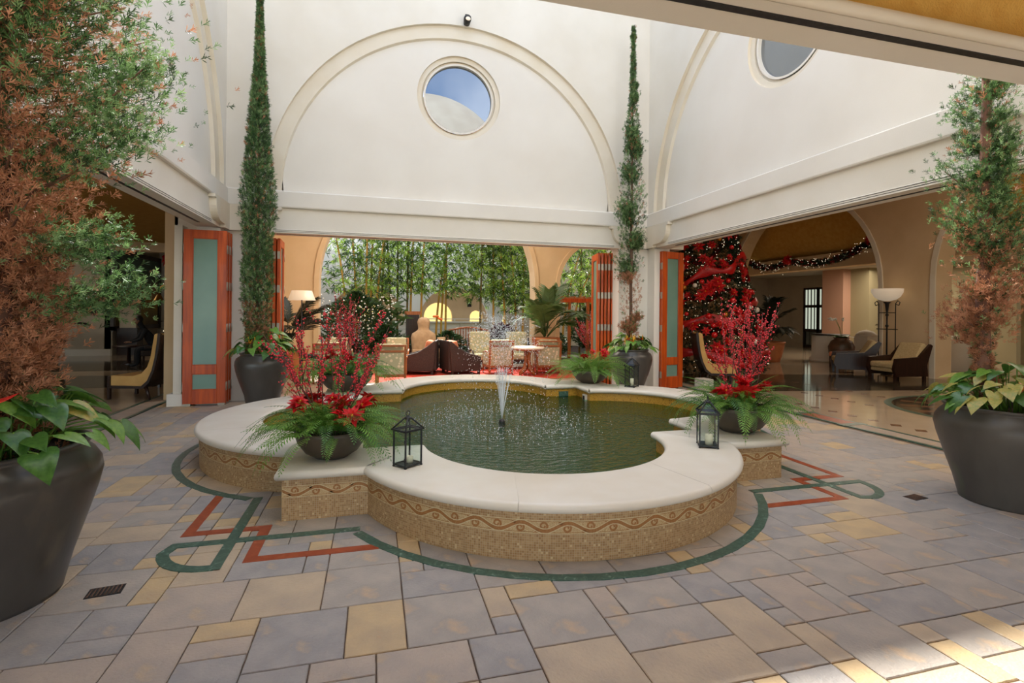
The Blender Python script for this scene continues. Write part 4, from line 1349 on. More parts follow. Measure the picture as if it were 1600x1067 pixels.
BX = [(rd.uniform(-.1, .1), rd.uniform(-.1, .1), rd.gauss(.05, .28), rd.gauss(0, .15), rd.uniform(.8, 1.3)) for _ in range(9)]
fern_bowl((-.42, 8.32, HC), 'bowl of ferns and red poinsettias at the far left corner of the fountain', .40, .26, 110,
          fl_cloud(8, -.4, .3, -.3, .0, .12, .28, rd), BX, rd, 1.35, .3)
fern_bowl((3.68, 8.40, HC), 'bowl of bright upright ferns with few red blooms, far right on the fountain', .33, .22, 95,
          [(-.2, -.2, .22, .9), (.15, -.22, .20, .8), (.22, -.1, .28, .9), (-.05, -.2, .3, .6)], [], rd, 1.25, .75)

# ================================================================ ROOMS AROUND THE COURT
def arched_wall(name, T, spans, s0, s1, ztop, thick, m, z0=0.0, trim=None, tw=.14):
    """wall with round-headed openings; spans: (sa, sb, zspring); T maps (s,d,z)"""
    mb = MB(); prev = s0; NA = 24
    def slab(a, b, za, zb):
        vs = [T(s, d, z) for s, z in ((a, za), (b, za), (b, zb), (a, zb)) for d in (0, thick)]
        mb.add(vs, [(0, 2, 4, 6), (1, 3, 5, 7), (0, 1, 3, 2), (2, 3, 5, 4), (4, 5, 7, 6), (6, 7, 1, 0)])
    tr = MB()
    for (a, b, zs) in spans:
        slab(prev, a, z0, ztop); r = (b - a) / 2; c = (a + b) / 2
        P_ = [(c - r * math.cos(PI * i / NA), zs + r * math.sin(PI * i / NA)) for i in range(NA + 1)]
        for d in (0, thick):
            v = []
            for s, z in P_: v += [T(s, d, z), T(s, d, ztop)]
            mb.add(v, [(2 * i, 2 * i + 1, 2 * i + 3, 2 * i + 2) for i in range(NA)])
        full = P_; v = []
        for s, z in full: v += [T(s, 0, z), T(s, thick, z)]
        mb.add(v, [(2 * i, 2 * i + 1, 2 * i + 3, 2 * i + 2) for i in range(len(full) - 1)])
        if trim:
            full = [(a, z0)] + P_ + [(b, z0)]; out = [(a - tw, z0)] + [(c - (r + tw) * math.cos(PI * i / NA), zs + (r + tw) * math.sin(PI * i / NA)) for i in range(NA + 1)] + [(b + tw, z0)]
            n = len(full); v = [T(s, -.04, z) for s, z in full] + [T(s, -.04, z) for s, z in out] + [T(s, 0, z) for s, z in full] + [T(s, 0, z) for s, z in out]
            tr.add(v, [(i, i + 1, n + i + 1, n + i) for i in range(n - 1)] + [(i, i + 1, 2 * n + i + 1, 2 * n + i) for i in range(n - 1)] + [(n + i, n + i + 1, 3 * n + i + 1, 3 * n + i) for i in range(n - 1)])
        prev = b
    slab(prev, s1, z0, ztop)
    v = [T(s0, 0, ztop), T(s1, 0, ztop), T(s1, thick, ztop), T(s0, thick, ztop)]; mb.add(v, [(0, 1, 2, 3)])
    o = struct(name, mb, m, fixn=False)
    if trim: tr.build('arch_trim', trim, o, fixn=False)
    return o


def panel(name, pts, m):
    return struct(name, MB().add(pts, [tuple(range(len(pts)))]), m, fixn=False)


# --- lounge behind the court
arched_wall('wall_lounge', lambda s, d, z: (s, 14.8 + d, z), [(-8.6, -2.75, 2.45), (-1.47, 4.65, 2.45), (5.45, 8.15, 2.45)], -9, 8.6, 5.9, .5, 'tan_plaster', trim='tan_plaster', tw=.13)
struct('ceiling_lounge', MB().b2((-3.6, 10.4, 5.7), (8.6, 15.3, 5.9)), 'tan_plaster')
struct('wall_partition', MB().prism([(6.18, 10.42), (6.42, 10.36), (13.95, 23.9), (13.7, 24)], -.3, 6.3), 'tan_plaster')
struct('wall_lounge_left', MB().b2((-3.6, 10.36, 0), (-3.4, 14.8, 5.7)), 'tan_plaster')
# --- left lobby
struct('ceiling_left', MB().b2((-22, -6, 3.9), (UL - .36, 10.38, 4.1)).b2((-22, 10.38, 3.9), (-3.4, 20.6, 4.1)), 'yellow_stucco')
struct('trim_5', MB().b2((-22, 20.3, 3.58), (-3.6, 20.6, 3.9)), 'tan_plaster')
struct('wall_far_left', MB().b2((-22, 20.6, 0), (-8.75, 20.9, 4.1)).b2((-8.95, 20.6, 0), (-8.72, 27, 4.1)), 'dim_plaster')
struct('baseboard_left', MB().b2((-22, 20.56, 0), (-8.75, 20.6, .22)), 'white_plaster')
struct('wall_far_left_end', MB().b2((-9, 26.8, 0), (-3.4, 27, 4.1)).b2((-3.6, 14.9, 0), (-3.4, 27, 4.1)), 'dim_plaster')
struct('ceiling_left_rear', MB().b2((-9, 20.6, 4.1), (-3.4, 27, 4.3)), 'dim_plaster')
struct('wall_left_side', MB().b2((-22.2, -6, 0), (-22, 27, 4.2)), 'dim_plaster')
# --- right lobby
arched_wall('wall_right_arcade', lambda s, d, z: (14.0 + d, s, z), [(-6.0, 2.9, 1.6), (3.6, 10.0, 2.6), (11.55, 17.8, 2.5)], -6.3, 24, 6.3, .55, 'tan_plaster', trim='moulding', tw=.13)
struct('ceiling_right', MB().prism([(UR + .36, -6), (14.2, -6), (14.2, 24), (DV(24), 24), (DV(10.4), 10.4), (UR + .36, 10.4)], 6.1, 6.3), 'yellow_stucco')
m = MB(); vs = []
for i in range(13):
    a = PI / 2 * i / 12
    vs += [(15.9 - 1.4 * math.sin(a), -6, 3.75 + 2.4 * (1 - math.cos(a))), (15.9 - 1.4 * math.sin(a), 24, 3.75 + 2.4 * (1 - math.cos(a)))]
m.add(vs, [(2 * i, 2 * i + 1, 2 * i + 3, 2 * i + 2) for i in range(12)], 0, True)
struct('ceiling_right_vault', m, 'yellow_stucco', fixn=False)
bm_ = MB().b2((15.4, -6, 3.30), (15.9, 24, 3.78)).b2((15.34, -6, 3.66), (15.9, 24, 3.78))
struct('trim_6', bm_, 'tan_plaster')
struct('ceiling_right_rear', MB().b2((15.9, -6, 3.6), (24, 24, 3.8)), 'dim_plaster')
struct('wall_rear_right', MB().b2((21, 12.4, 0), (21.2, 19.6, 3.6)), 'sage_plaster')
struct('wall_rear_right_end', MB().b2((21, 21.4, 0), (21.2, 24, 3.6)).b2((21, 19.6, 3.0), (21.2, 21.4, 3.6)).b2((6.0, 23.8, 0), (24, 24, 6.3)), 'dim_plaster')
struct('wall_rear_pillar', MB().b2((19.2, 17.45, 0), (19.9, 18.5, 3.6)), 'pink_plaster')
struct('wall_rear_pier', MB().b2((19.6, 16.6, 0), (20.3, 17.45, 3.6)), 'sage_plaster')
struct('wall_rear_near', MB().b2((23.8, -6, 0), (24, 24, 3.8)).b2((6, -6.2, 0), (24, -6, 6.3)), 'dim_plaster')
arched_wall('wall_rear_arcade', lambda s, d, z: (22.0 + d, s, z), [(9.0, 11.9, .9), (13.15, 14.95, 1.55)], -5.9, 17.6, 3.6, .3, 'tan_plaster', trim='white_plaster', tw=.16)
struct('wall_bright_terrace', MB().b2((23.3, 8.6, 0), (23.4, 12.3, 3.6)), 'white_plaster')
lamp('AREA', (22.8, 10.4, 3.3), 60, (1, .97, .92), 2.2)
o = bpy.data.objects['wall_lounge_left']

# --- garden
struct('ground_garden', MB().b2((-3.5, 15.6, -.3), (13.7, 24.6, -.02)).b2((-30, 28, -.3), (40, 60, -.02)), 'soil')
fac = arched_wall('wall_garden', lambda s, d, z: (s, 24.5 + d, z), [(-6.1, -2.7, 1.12), (-2.05, 1.35, 1.12), (2.0, 5.4, 1.12), (6.05, 9.45, 1.12), (10.1, 13.2, 1.12)], -12, 13.8, 4.15, .4, 'white_plaster', z0=1.12)
gm = MB()
for k in range(17):
    for j in range(4):
        x = -12 + 1.45 * k; z = -.1 + .30 * j; MB().b2((x, 24.44, z), (x + 1.43, 24.5, z + .285)).build('wall_panel', 'white_plaster', fac)
struct('trim_7', MB().b2((-12, 24.5, -.2), (13.8, 24.9, 1.12)), 'mortar')
for k in range(5):
    a = -6.1 + 4.05 * k
    r = MB().b2((a, 24.36, 1.10), (a + 3.4, 24.44, 1.16)).b2((a, 24.36, 1.26), (a + 3.4, 24.42, 1.30))
    for q in range(3): r.b2((a + .3 + 1.35 * q, 24.37, 1.12), (a + .36 + 1.35 * q, 24.41, 1.28))
    r.build('railing', 'white_plaster', fac)
arched_wall('wall_loggia', lambda s, d, z: (s, 27.4 + d, z), [(-4.8, -3.5, 1.35), (-1.0, .3, 1.35), (2.5, 4.0, 1.35), (4.95, 5.65, 1.35), (6.6, 7.4, 1.45), (9.0, 10.4, 1.35)], -12, 13.8, 4.15, .25, 'tan_plaster')
struct('ceiling_loggia', MB().b2((-12, 24.5, 4.15), (13.8, 29, 4.35)), 'white_plaster')
cu = mat('backlit_curtain', (238, 222, 150), .9, emit=(244, 226, 150), estr=.45)
m = MB()
for k in range(160):
    x = -8 + .13 * k; m.add([(x, 27.75 + .03 * (k % 2), .9), (x + .13, 27.75 + .03 * ((k + 1) % 2), .9), (x + .13, 27.75 + .03 * ((k + 1) % 2), 3.6), (x, 27.75 + .03 * (k % 2), 3.6)], [(0, 1, 2, 3)])
struct('window_curtains', m, 'backlit_curtain', fixn=False)
up = struct('wall_garden_upper', MB().b2((-12, 25.6, 4.3), (13.8, 26, 6.6)), 'white_plaster')
for k in range(58):
    x = 4.5 + .16 * k; MB().b2((x, 24.52, 4.35), (x + .05, 24.58, 4.95)).build('baluster', 'white_plaster', up)
MB().b2((4.4, 24.5, 4.95), (13.8, 24.6, 5.03)).build('handrail', 'white_plaster', up)
# corner baseboard blocks
struct('baseboard_left_1', MB().b2((-3.30, 9.62, 0), (-3.06, 9.95, .20)), 'white_plaster')
struct('baseboard_right_1', MB().b2((6.86, 9.62, 0), (7.1, 9.95, .20)), 'white_plaster')
struct('trim_8', MB().b2((-3.22, 9.66, 0), (-3.10, 9.9, 3.0)), 'cream_plaster')
struct('wall_corner_right', MB().b2((UR, VB, ZL), (UR + .45, VB + .42, ZTOP)).b2((UR + .36, VB - .2, ZL), (UR + .75, VB + .45, 6.3)), 'cream_plaster')
struct('wall_corner_left', MB().b2((UL - .4, VB, ZL), (UL, VB + .4, ZTOP)).b2((UL - .9, VB + .36, ZL), (UL, VB + .5, 5.9)), 'cream_plaster')

# ================================================================ FURNITURE
def fabric_mat():
    m = bpy.data.materials.new('ikat'); m.use_nodes = True; nt = m.node_tree; b = nt.nodes['Principled BSDF']
    t = nt.nodes.new('ShaderNodeTexCoord'); v = nt.nodes.new('ShaderNodeTexVoronoi'); v.inputs['Scale'].default_value = 11
    r = nt.nodes.new('ShaderNodeValToRGB'); r.color_ramp.elements[0].position = .30; r.color_ramp.elements[0].color = srgb((224, 208, 176))
    r.color_ramp.elements[1].position = .36; r.color_ramp.elements[1].color = srgb((176, 172, 138))
    nt.links.new(t.outputs['Object'], v.inputs['Vector']); nt.links.new(v.outputs['Distance'], r.inputs[0]); nt.links.new(r.outputs[0], b.inputs['Base Color'])
    b.inputs['Roughness'].default_value = .9; M['ikat'] = m


fabric_mat()
mat('cushion_tan', (222, 178, 110), .85, c2=(210, 164, 98), scale=4)
mat('cushion_cream', (206, 186, 142), .85, c2=(188, 166, 122), scale=30)
mat('cushion_rust', (206, 132, 96), .85, c2=(190, 114, 80), scale=10)
mat('wicker', (62, 46, 38), .6, c2=(40, 30, 26), scale=60, bump=.8, bscale=90)
mat('lattice', (96, 70, 44), .7)
mat('alabaster', (226, 206, 184), .3, emit=(255, 236, 206), estr=.12)
mat('brown_urn', (104, 68, 50), .4, c2=(70, 62, 50), scale=3)
mat('white_flower', (240, 236, 226), .6)
mat('stone_statue', (196, 164, 128), .9, c2=(178, 146, 110), scale=8, bump=.4)


def soft(mb, c, d, mi=0):
    return mb.box(c, d, mi=mi)


def patterned_armchair(loc, rz, label):
    t = thing('armchair', label, 'chair', loc, R(rz), None)
    w, dp = .66, .66
    # seat faces +y; back at -y
    fr = MB()
    for s in (-1, 1):
        fr.box((s * (w / 2 - .025), -dp / 2 + .03, .47), (.05, .04, .80), rot=(R(6), 0, 0))
    for z in (.87, .75): fr.box((0, -dp / 2 - .012 + (.8 - z) * .1, z), (w, .04, .045))
    fr.box((0, -dp / 2 + .05, .22), (w, .045, .06)); fr.box((0, dp / 2 - .03, .22), (w, .045, .06))
    for s in (-1, 1): fr.box((s * (w / 2 - .025), 0, .22), (.045, dp, .06))
    fr.build('frame', 'mid_wood', t, bevel=.005, bseg=1)
    for s in (-1, 1):
        for y in (-dp / 2 + .05, dp / 2 - .04):
            MB().tube([(s * (w / 2 - .03), y, .24), (s * (w / 2 - .03), y * 1.08, 0)], [.026, .018], 8).build('leg', 'mid_wood', t)
        MB().tube([(s * (w / 2 - .02), -dp / 2 + .06, .58), (s * (w / 2 - .0), 0, .60), (s * (w / 2 - .02), dp / 2 - .04, .55), (s * (w / 2 - .02), dp / 2 - .03, .24)], [.024, .026, .024, .02], 8).build('armrest', 'mid_wood', t)
        MB().box((s * (w / 2 - .02), .02, .40), (.03, dp - .14, .30)).build('side_panel', 'ikat', t, bevel=.008)
    MB().box((0, -dp / 2 + .035, .47), (w - .10, .035, .50), rot=(R(6), 0, 0)).build('back_panel', 'ikat', t, bevel=.012)
    MB().box((0, .04, .36), (w - .12, dp - .14, .17)).build('seat_cushion', 'ikat', t, bevel=.045, bseg=3)
    MB().box((0, -dp / 2 + .14, .66), (w - .14, .14, .50), rot=(R(10), 0, 0)).build('back_cushion', 'ikat', t, bevel=.05, bseg=3)
    return t


def wicker_armchair(loc, rz, label):
    t = thing('wicker_armchair', label, 'chair', loc, R(rz))
    poly = [(-.40, .10), (.40, .10), (.40, .46), (.30, .50), (.0, .58), (-.25, .74), (-.42, .88), (-.47, .86)]
    for s in (-1, 1):
        MB().prism(poly, s * .36 - .05, s * .36 + .05, axis='x').build('side_panel', 'wicker', t, bevel=.02)
    # prism axis x maps (y,z): back is -y
    MB().prism([(-.47, .12), (-.36, .12), (-.36, .84), (-.47, .88)], -.36, .36, axis='x').build('backrest', 'wicker', t, bevel=.015)
    MB().box((0, .02, .22), (.62, .78, .24)).build('seat_base', 'wicker', t, bevel=.01)
    MB().box((0, .05, .40), (.60, .68, .14)).build('seat_cushion', 'white_plaster', t, bevel=.04, bseg=3)
    MB().box((0, -.24, .66), (.58, .18, .42), rot=(R(14), 0, 0)).build('back_cushion', 'cushion_rust', t, bevel=.06, bseg=3)
    for sx in (-1, 1):
        for sy in (-1, 1): MB().box((sx * .34, sy * .36, .05), (.06, .06, .10), taper=1.0).build('leg', 'wicker', t)
    return t


CH = 'patterned sage armchairs in the lounge'
A_ = patterned_armchair((.36, 11.62, 0), -4, 'orange-framed sage patterned armchair with its back to the pool, left of the wicker chairs')
patterned_armchair((-1.02, 12.3, 0), 6, 'sage patterned armchair half hidden behind the berry branches, back to the pool')
patterned_armchair((3.12, 13.1, 0), 4, 'sage patterned armchair behind the water jet, back to the pool')
patterned_armchair((4.42, 12.95, 0), -8, 'sage patterned armchair seen from behind beside the terracotta palm pot')
patterned_armchair((.55, 13.9, 0), 176, 'sage patterned armchair facing the pool, left of the stone torso')
patterned_armchair((-.9, 14.0, 0), 184, 'sage patterned armchair facing the pool at the far left of the lounge')


def high_back(loc, rz, label):
    t = thing('lounge_chair', label, 'chair', loc, R(rz))
    MB().box((0, 0, .36), (.66, .62, .18)).build('seat_cushion', 'ikat', t, bevel=.05, bseg=3)
    MB().box((0, -.28, .74), (.62, .14, .62), rot=(R(9), 0, 0)).build('backrest', 'ikat', t, bevel=.05, bseg=3)
    for s in (-1, 1):
        MB().tube([(s * .35, -.34, .86), (s * .37, -.26, .62), (s * .40, .0, .52), (s * .42, .26, .56)], [.02, .024, .028, .024], 8).build('armrest', 'dark_wood', t)
        MB().tube([(s * .33, -.28, .3), (s * .33, -.32, 0)], [.026, .02], 8).build('leg', 'dark_wood', t)
        MB().tube([(s * .38, .26, .55), (s * .33, .28, .28), (s * .34, .30, 0)], [.024, .026, .02], 8).build('leg', 'dark_wood', t)
    MB().box((0, 0, .25), (.68, .62, .05)).build('seat_frame', 'dark_wood', t)
    return t


high_back((2.98, 14.35, 0), 186, 'sage patterned chair facing the pool, left of the armchair behind the jet')
high_back((3.95, 14.2, 0), 168, 'sage patterned chair with curved dark arms facing the pool by the lounge pillar')
wicker_armchair((1.13, 13.5, 0), 78, 'dark wicker armchair with rust cushion facing left beside the small side table')
wicker_armchair((2.18, 13.3, 0), -78, 'dark wicker armchair with rust cushion facing right, just behind the spray')
t = thing('side_table', 'small tall dark wooden side table between the two wicker armchairs', 'table', (1.68, 13.9, 0), R(5))
MB().box((0, 0, .72), (.46, .46, .04)).build('tabletop', 'dark_wood', t, bevel=.005, bseg=1)
MB().box((0, 0, .665), (.40, .40, .06)).build('apron', 'dark_wood', t)
MB().box((0, 0, .16), (.42, .42, .03)).build('shelf', 'dark_wood', t)
for sx in (-1, 1):
    for sy in (-1, 1): MB().box((sx * .19, sy * .19, .35), (.04, .04, .70)).build('leg', 'dark_wood', t)
t = thing('flower_pot', 'small clay pot with a yellow-leaved plant standing on the dark side table', 'plant', (1.74, 13.9, .74))
MB().lathe([(0, 0), (.045, 0), (.06, .10), (.065, .11)], 16).build('pot', 'terracotta', t)
for k in range(9): inst('leaf', LEAFM['anthurium_yellow'][k % 3], t, (0, 0, .11), (0, .1 + .05 * k, k * .7), .12)
t = thing('pedestal_table', 'round wooden pedestal table between the back-turned armchairs in the lounge', 'table', (3.82, 12.72, 0))
MB().lathe([(0, .68), (.40, .68), (.43, .70), (.43, .72), (.40, .735), (0, .735)], 40).build('tabletop', 'alabaster', t)
MB().lathe([(0, .63), (.34, .64), (.36, .68), (0, .68)], 40).build('apron', 'mid_wood', t)
for k in range(4):
    a = k * PI / 2 + .5
    MB().tube([(.08 * math.cos(a), .08 * math.sin(a), .66), (.05 * math.cos(a), .05 * math.sin(a), .4), (.10 * math.cos(a), .10 * math.sin(a), .15), (.28 * math.cos(a), .28 * math.sin(a), .02)], [.05, .045, .06, .03], 8).build('leg', 'mid_wood', t)
t = thing('plant_stand', 'black iron stand with small bowl behind the front left berry branches', 'stand', (-1.25, 11.1, 0))
for sx in (-1, 1):
    for sy in (-1, 1): MB().tube([(sx * .18, sy * .18, .62), (sx * .17, sy * .17, .0)], .011, 6).build('leg', 'black_iron', t)
m = MB()
for s in (-1, 1): m.box((s * .18, 0, .62), (.02, .38, .02)).box((0, s * .18, .62), (.36, .02, .02))
m.build('top_ring', 'black_iron', t); MB().lathe([(.05, .62), (.14, .66), (.16, .72), (.15, .72), (0, .66)], 24).build('bowl', 'black_iron', t)
t = thing('rug', 'flat orange-red rug under the lounge armchairs', 'rug', (1.75, 13.3, 0))
MB().b2((-2.35, -1.35, 0), (3.45, 1.3, .012)).build('rug_field', 'rug_red', t)
MB().b2((-2.42, -1.42, 0), (3.52, 1.37, .008)).build('rug_border', 'terracotta', t)


def palm_mesh(L, n, m, seedv, droop=.6, w=.28):
    r_ = random.Random(seedv); mb = MB()
    def pt(t): return Vector((L * t * (.85 - .15 * t), 0, L * (.75 * t - droop * t * t)))
    mb.tube([pt(i / 8) for i in range(9)], [.009 * (1 - .8 * i / 8) for i in range(9)], 5)
    for i in range(n):
        t = .22 + .78 * i / n; p = pt(t); d = (pt(min(1, t + .02)) - pt(t - .02)).normalized(); l = w * L * (1.15 - .8 * abs(t - .5))
        for s in (-1, 1):
            o = Vector((0, s, 0)); e = p + (o * .8 + d * .75 + Vector((0, 0, -.22 + r_.uniform(-.1, .1)))).normalized() * l; md = p.lerp(e, .45) + Vector((0, 0, .02))
            q = d * .011
            mb.add([p - q, p + q, md + q * 1.5, md - q * 1.5, e], [(0, 1, 2, 3), (3, 2, 4)])
    return mb.data('palm_frond', m)


PALM = {m: [palm_mesh(1.0, 26, m, k, .35 + .2 * k) for k in range(3)] for m in ('palm_leaf', 'palm_dark')}


def palm(loc, label, m, n, L, r, h_, potm, rd, stem=.25, pr=.78, tall=1.0):
    t = thing('potted_palm', label, 'plant', loc)
    MB().lathe([(0, 0), (r * .66, 0), (r * .8, h_ * .3), (r * .98, h_ * .75), (r, h_ * .9), (r * 1.06, h_ * .92), (r * 1.06, h_), (r * .95, h_), (r * .93, h_ * .9)], 40, cap=False).build('pot', potm, t)
    MB().lathe([(0, h_ * .92), (r * .95, h_ * .9)], 24, cap=False).build('soil', 'soil', t)
    for k in range(n):
        az = 2 * PI * k / n + rd.uniform(-.3, .3); q = rd.random(); s = L * rd.uniform(.7, 1.1)
        inst('palm_frond', rd.choice(PALM[m]), t, (.05 * math.cos(az), .05 * math.sin(az), h_ + stem * rd.random()), (rd.uniform(-.3, .3), -.9 * tall + q * 1.1, az), s)
    return t


rd = random.Random(17)
palm((4.66, 13.75, 0), 'green areca palm in a terracotta pot by the lounge pillar', 'palm_leaf', 18, 1.6, .38, .92, 'terracotta', rd, .25, tall=1.25)
palm((-2.0, 13.35, 0), 'dark palm in a terracotta pot at the left end of the lounge', 'palm_dark', 16, 1.25, .42, .65, 'terracotta', rd, .5)
palm((-9.45, 18.0, 0), 'large dark palm in a round tan pot against the left lobby wall', 'palm_dark', 24, 2.1, .62, .85, 'tan_pot', rd, .9, tall=.7)
palm((13.2, 14.8, 0), 'dark leafy palm in a terracotta pot in the right lobby beyond the berry branches', 'palm_dark', 18, 1.3, .42, .7, 'terracotta', rd, .7, tall=1.2)
palm((19.6, 15.3, 0), 'low dark palm behind the lattice bench in the right lobby', 'palm_dark', 12, 1.0, .35, .6, 'terracotta', rd, .6)

# torso statue, garden box, bench, pergola
t = thing('torso_statue', 'pale carved stone torso on a block at the garden edge behind the side table', 'statue', (1.50, 16.5, 0))
MB().b2((-.36, -.2, 0), (.36, .2, .42)).build('plinth', 'stone_statue', t, bevel=.02)
bs = []
for z, a, b in ((.42, .36, .18), (.6, .38, .19), (.78, .40, .2), (.92, .36, .18), (1.0, .22, .15), (1.06, .17, .13), (1.14, .18, .14), (1.28, .20, .16), (1.38, .17, .14), (1.43, .08, .08)): bs.append((z, a, b))
m = MB(); vs = []
for z, a, b in bs:
    for k in range(20): vs.append((a * math.cos(2 * PI * k / 20), b * math.sin(2 * PI * k / 20), z))
m.add(vs, [(i * 20 + k, i * 20 + (k + 1) % 20, (i + 1) * 20 + (k + 1) % 20, (i + 1) * 20 + k) for i in range(len(bs) - 1) for k in range(20)] + [tuple(9 * 20 + k for k in range(20))], 0, True)
m.build('torso', 'stone_statue', t)
t = thing('wooden_post_box', 'dark wooden post with a cap rising behind the stone torso', 'post', (1.28, 18.4, 0))
MB().b2((-.22, -.2, 0), (.22, .2, 1.5)).build('post', 'dark_wood', t); MB().b2((-.28, -.26, 1.5), (.28, .26, 1.62)).build('cap', 'mid_wood', t)
t = thing('garden_bench', 'brown slatted garden bench with a curved top rail in front of the garden wall', 'bench', (3.25, 18.2, 0), R(-6))
m = MB().tube([(-.75 + .15 * i, 0, .93 + .13 * math.sin(PI * i / 10)) for i in range(11)], .035, 8); m.build('top_rail', 'mid_wood', t)
for k in range(15): MB().box((-.66 + .094 * k, 0, .70), (.035, .025, .50 + .2 * math.sin(PI * (k + .5) / 15))).build('slat', 'mid_wood', t)
MB().box((0, -.2, .45), (1.4, .45, .04)).build('seat', 'mid_wood', t)
for s in (-1, 1):
    MB().box((s * .74, 0, .47), (.07, .06, .95)).build('leg', 'mid_wood', t); MB().box((s * .74, -.4, .32), (.06, .06, .64)).build('leg', 'mid_wood', t); MB().box((s * .74, -.2, .65), (.07, .45, .04)).build('armrest', 'mid_wood', t)
t = thing('pergola', 'reddish timber pergola frame beyond the right lounge pillar', 'pergola', (7.0, 17.0, 0), R(-8))
for x, y in ((-.3, .25), (.15, -.6), (1.6, -.6), (1.5, .3)): MB().box((x, y, 1.0), (.1, .1, 2.0)).build('post', 'mid_wood', t)
for y in (-.6, .25): MB().box((.5, y, 2.05), (3.0, .09, .12)).build('beam', 'teak', t)
for k in range(9): MB().box((-.7 + .33 * k, -.2, 2.14), (.06, 1.3, .08)).build('rafter', 'mid_wood', t)

# floor lamp in the lounge
t = thing('floor_lamp', 'black iron floor lamp with wide pale shade at the left lounge pillar', 'lamp', (-1.62, 12.6, 0))
MB().lathe([(0, 0), (.18, 0), (.18, .02), (.03, .05), (.014, .1), (.014, 1.85), (0, 1.86)], 16).build('pole', 'black_iron', t)
MB().lathe([(.30, 1.84), (.22, 2.06), (.215, 2.06), (.295, 1.84)], 28, cap=False).build('lamp_shade', 'alabaster', t)
t = thing('torchiere', 'tall black iron torchiere with wide glass bowl at the right lobby pillar', 'lamp', (13.62, 11.0, 0))
L_ = 1.0
MB().lathe([(0, 0), (.14, 0), (.14, .02), (.035, .05), (.02, .2), (.02, 1.3), (.045, 1.34), (.02, 1.38), (.02, 1.6), (.045, 1.64), (.02, 1.68), (.03, 1.75), (.05, 1.95), (.1, 2.0), (0, 2.0)], 14).build('pole', 'black_iron', t)
for s in (-1, 1):
    MB().tube([(0, s * .24, .05), (0, s * .24, 1.95), (0, s * .30, 2.03), (0, s * .36, 1.98), (0, s * .33, 1.90), (0, s * .26, 1.93)], .013, 6).build('upright', 'black_iron', t)
    MB().tube([(0, 0, 1.7), (0, s * .24, 1.7)], .012, 6).build('crossbar', 'black_iron', t); MB().tube([(0, 0, .05), (0, s * .24, .05)], .012, 6).build('crossbar', 'black_iron', t)
    MB().tube([(0, 0, 1.25), (0, s * .30, 1.25)], .012, 6).build('crossbar', 'black_iron', t)
MB().lathe([(.06, 2.02), (.2, 2.06), (.30, 2.14), (.36, 2.26), (.37, 2.36), (.36, 2.36), (.34, 2.26), (.05, 2.05)], 36, cap=False).build('glass_bowl', 'alabaster', t)


# slipper chaises: L-shaped padded side view with dark wood edge
def slipper(loc, rz, label, wd=.66):
    t = thing('slipper_chair', label, 'chair', loc, R(rz))
    # profile in (y,z): seat front at +y, back rises at -y
    inn = [(.52, .24), (.52, .42), (.10, .42), (-.05, .47), (-.15, .58), (-.21, .75), (-.25, .98), (-.28, 1.16), (-.34, 1.18), (-.38, 1.16)]
    out = [(-.36, 1.0), (-.33, .75), (-.28, .52), (-.20, .34), (-.10, .24)]
    MB().prism(inn + out, -wd / 2 + .025, wd / 2 - .025, axis='x').build('upholstery', 'cushion_tan', t, bevel=.012)
    for s in (-1, 1):
        poly = [(.54, .20), (-.10, .20), (-.22, .30), (-.31, .50), (-.37, .75), (-.41, 1.0), (-.43, 1.17), (-.38, 1.19), (-.36, 1.0), (-.325, .75), (-.27, .52), (-.19, .345), (-.08, .245), (.54, .245)]
        MB().prism(poly, s * wd / 2 - .02, s * wd / 2 + .02, axis='x').build('side_rail', 'dark_wood', t)
        MB().box((s * (wd / 2 - .02), .53, .20), (.045, .045, .42), taper=1).build('leg', 'dark_wood', t)
        MB().tube([(s * (wd / 2 - .02), -.14, .24), (s * (wd / 2 - .02), -.22, 0)], [.03, .02], 8).build('leg', 'dark_wood', t)
    MB().prism([(-.11, .22), (-.23, .33), (-.32, .52), (-.38, .76), (-.42, 1.0), (-.43, 1.15), (-.40, 1.15), (-.36, .98), (-.33, .75), (-.28, .52), (-.2, .34), (-.1, .24)], -wd / 2 + .02, wd / 2 - .02, axis='x').build('back_shell', 'dark_wood', t)
    return t


slipper((-3.93, 10.75, 0), 72, 'tan slipper chair with dark wood rails left of the orange doors, nearer one')
slipper((-3.7, 12.3, 0), 80, 'tan slipper chair standing just behind the first one, mostly hidden')
slipper((7.72, 10.55, 0), -112 , 'tan slipper chair right of the right folding doors, in front of the red Christmas tree')


# reclining dark-armed lounge chairs in the right lobby
def recliner(loc, rz, label):
    t = thing('reclining_armchair', label, 'chair', loc, R(rz))
    for s in (-1, 1):
        MB().prism([(-.55, .12), (.35, .12), (.42, .30), (.36, .56), (-.30, .60), (-.62, .92), (-.68, .88), (-.52, .40)], s * .38 - .035, s * .38 + .035, axis='x').build('side_panel', 'dark_wood', t)
        for y in (-.48, .34): MB().box((s * .37, y, .08), (.06, .06, .17)).build('leg', 'dark_wood', t)
    MB().box((0, -.02, .26), (.70, .74, .10)).build('seat_base', 'cushion_cream', t, bevel=.03)
    MB().box((0, .02, .38), (.68, .74, .15)).build('seat_cushion', 'cushion_cream', t, bevel=.05, bseg=3)
    MB().box((0, -.42, .66), (.66, .15, .60), rot=(R(30), 0, 0)).build('back_cushion', 'cushion_cream', t, bevel=.05, bseg=3)
    for k in range(4): MB().box((0, -.46 - .06 * k, .36 + .15 * k), (.70, .03, .06), rot=(R(30), 0, 0)).build('slat', 'dark_wood', t)
    return t


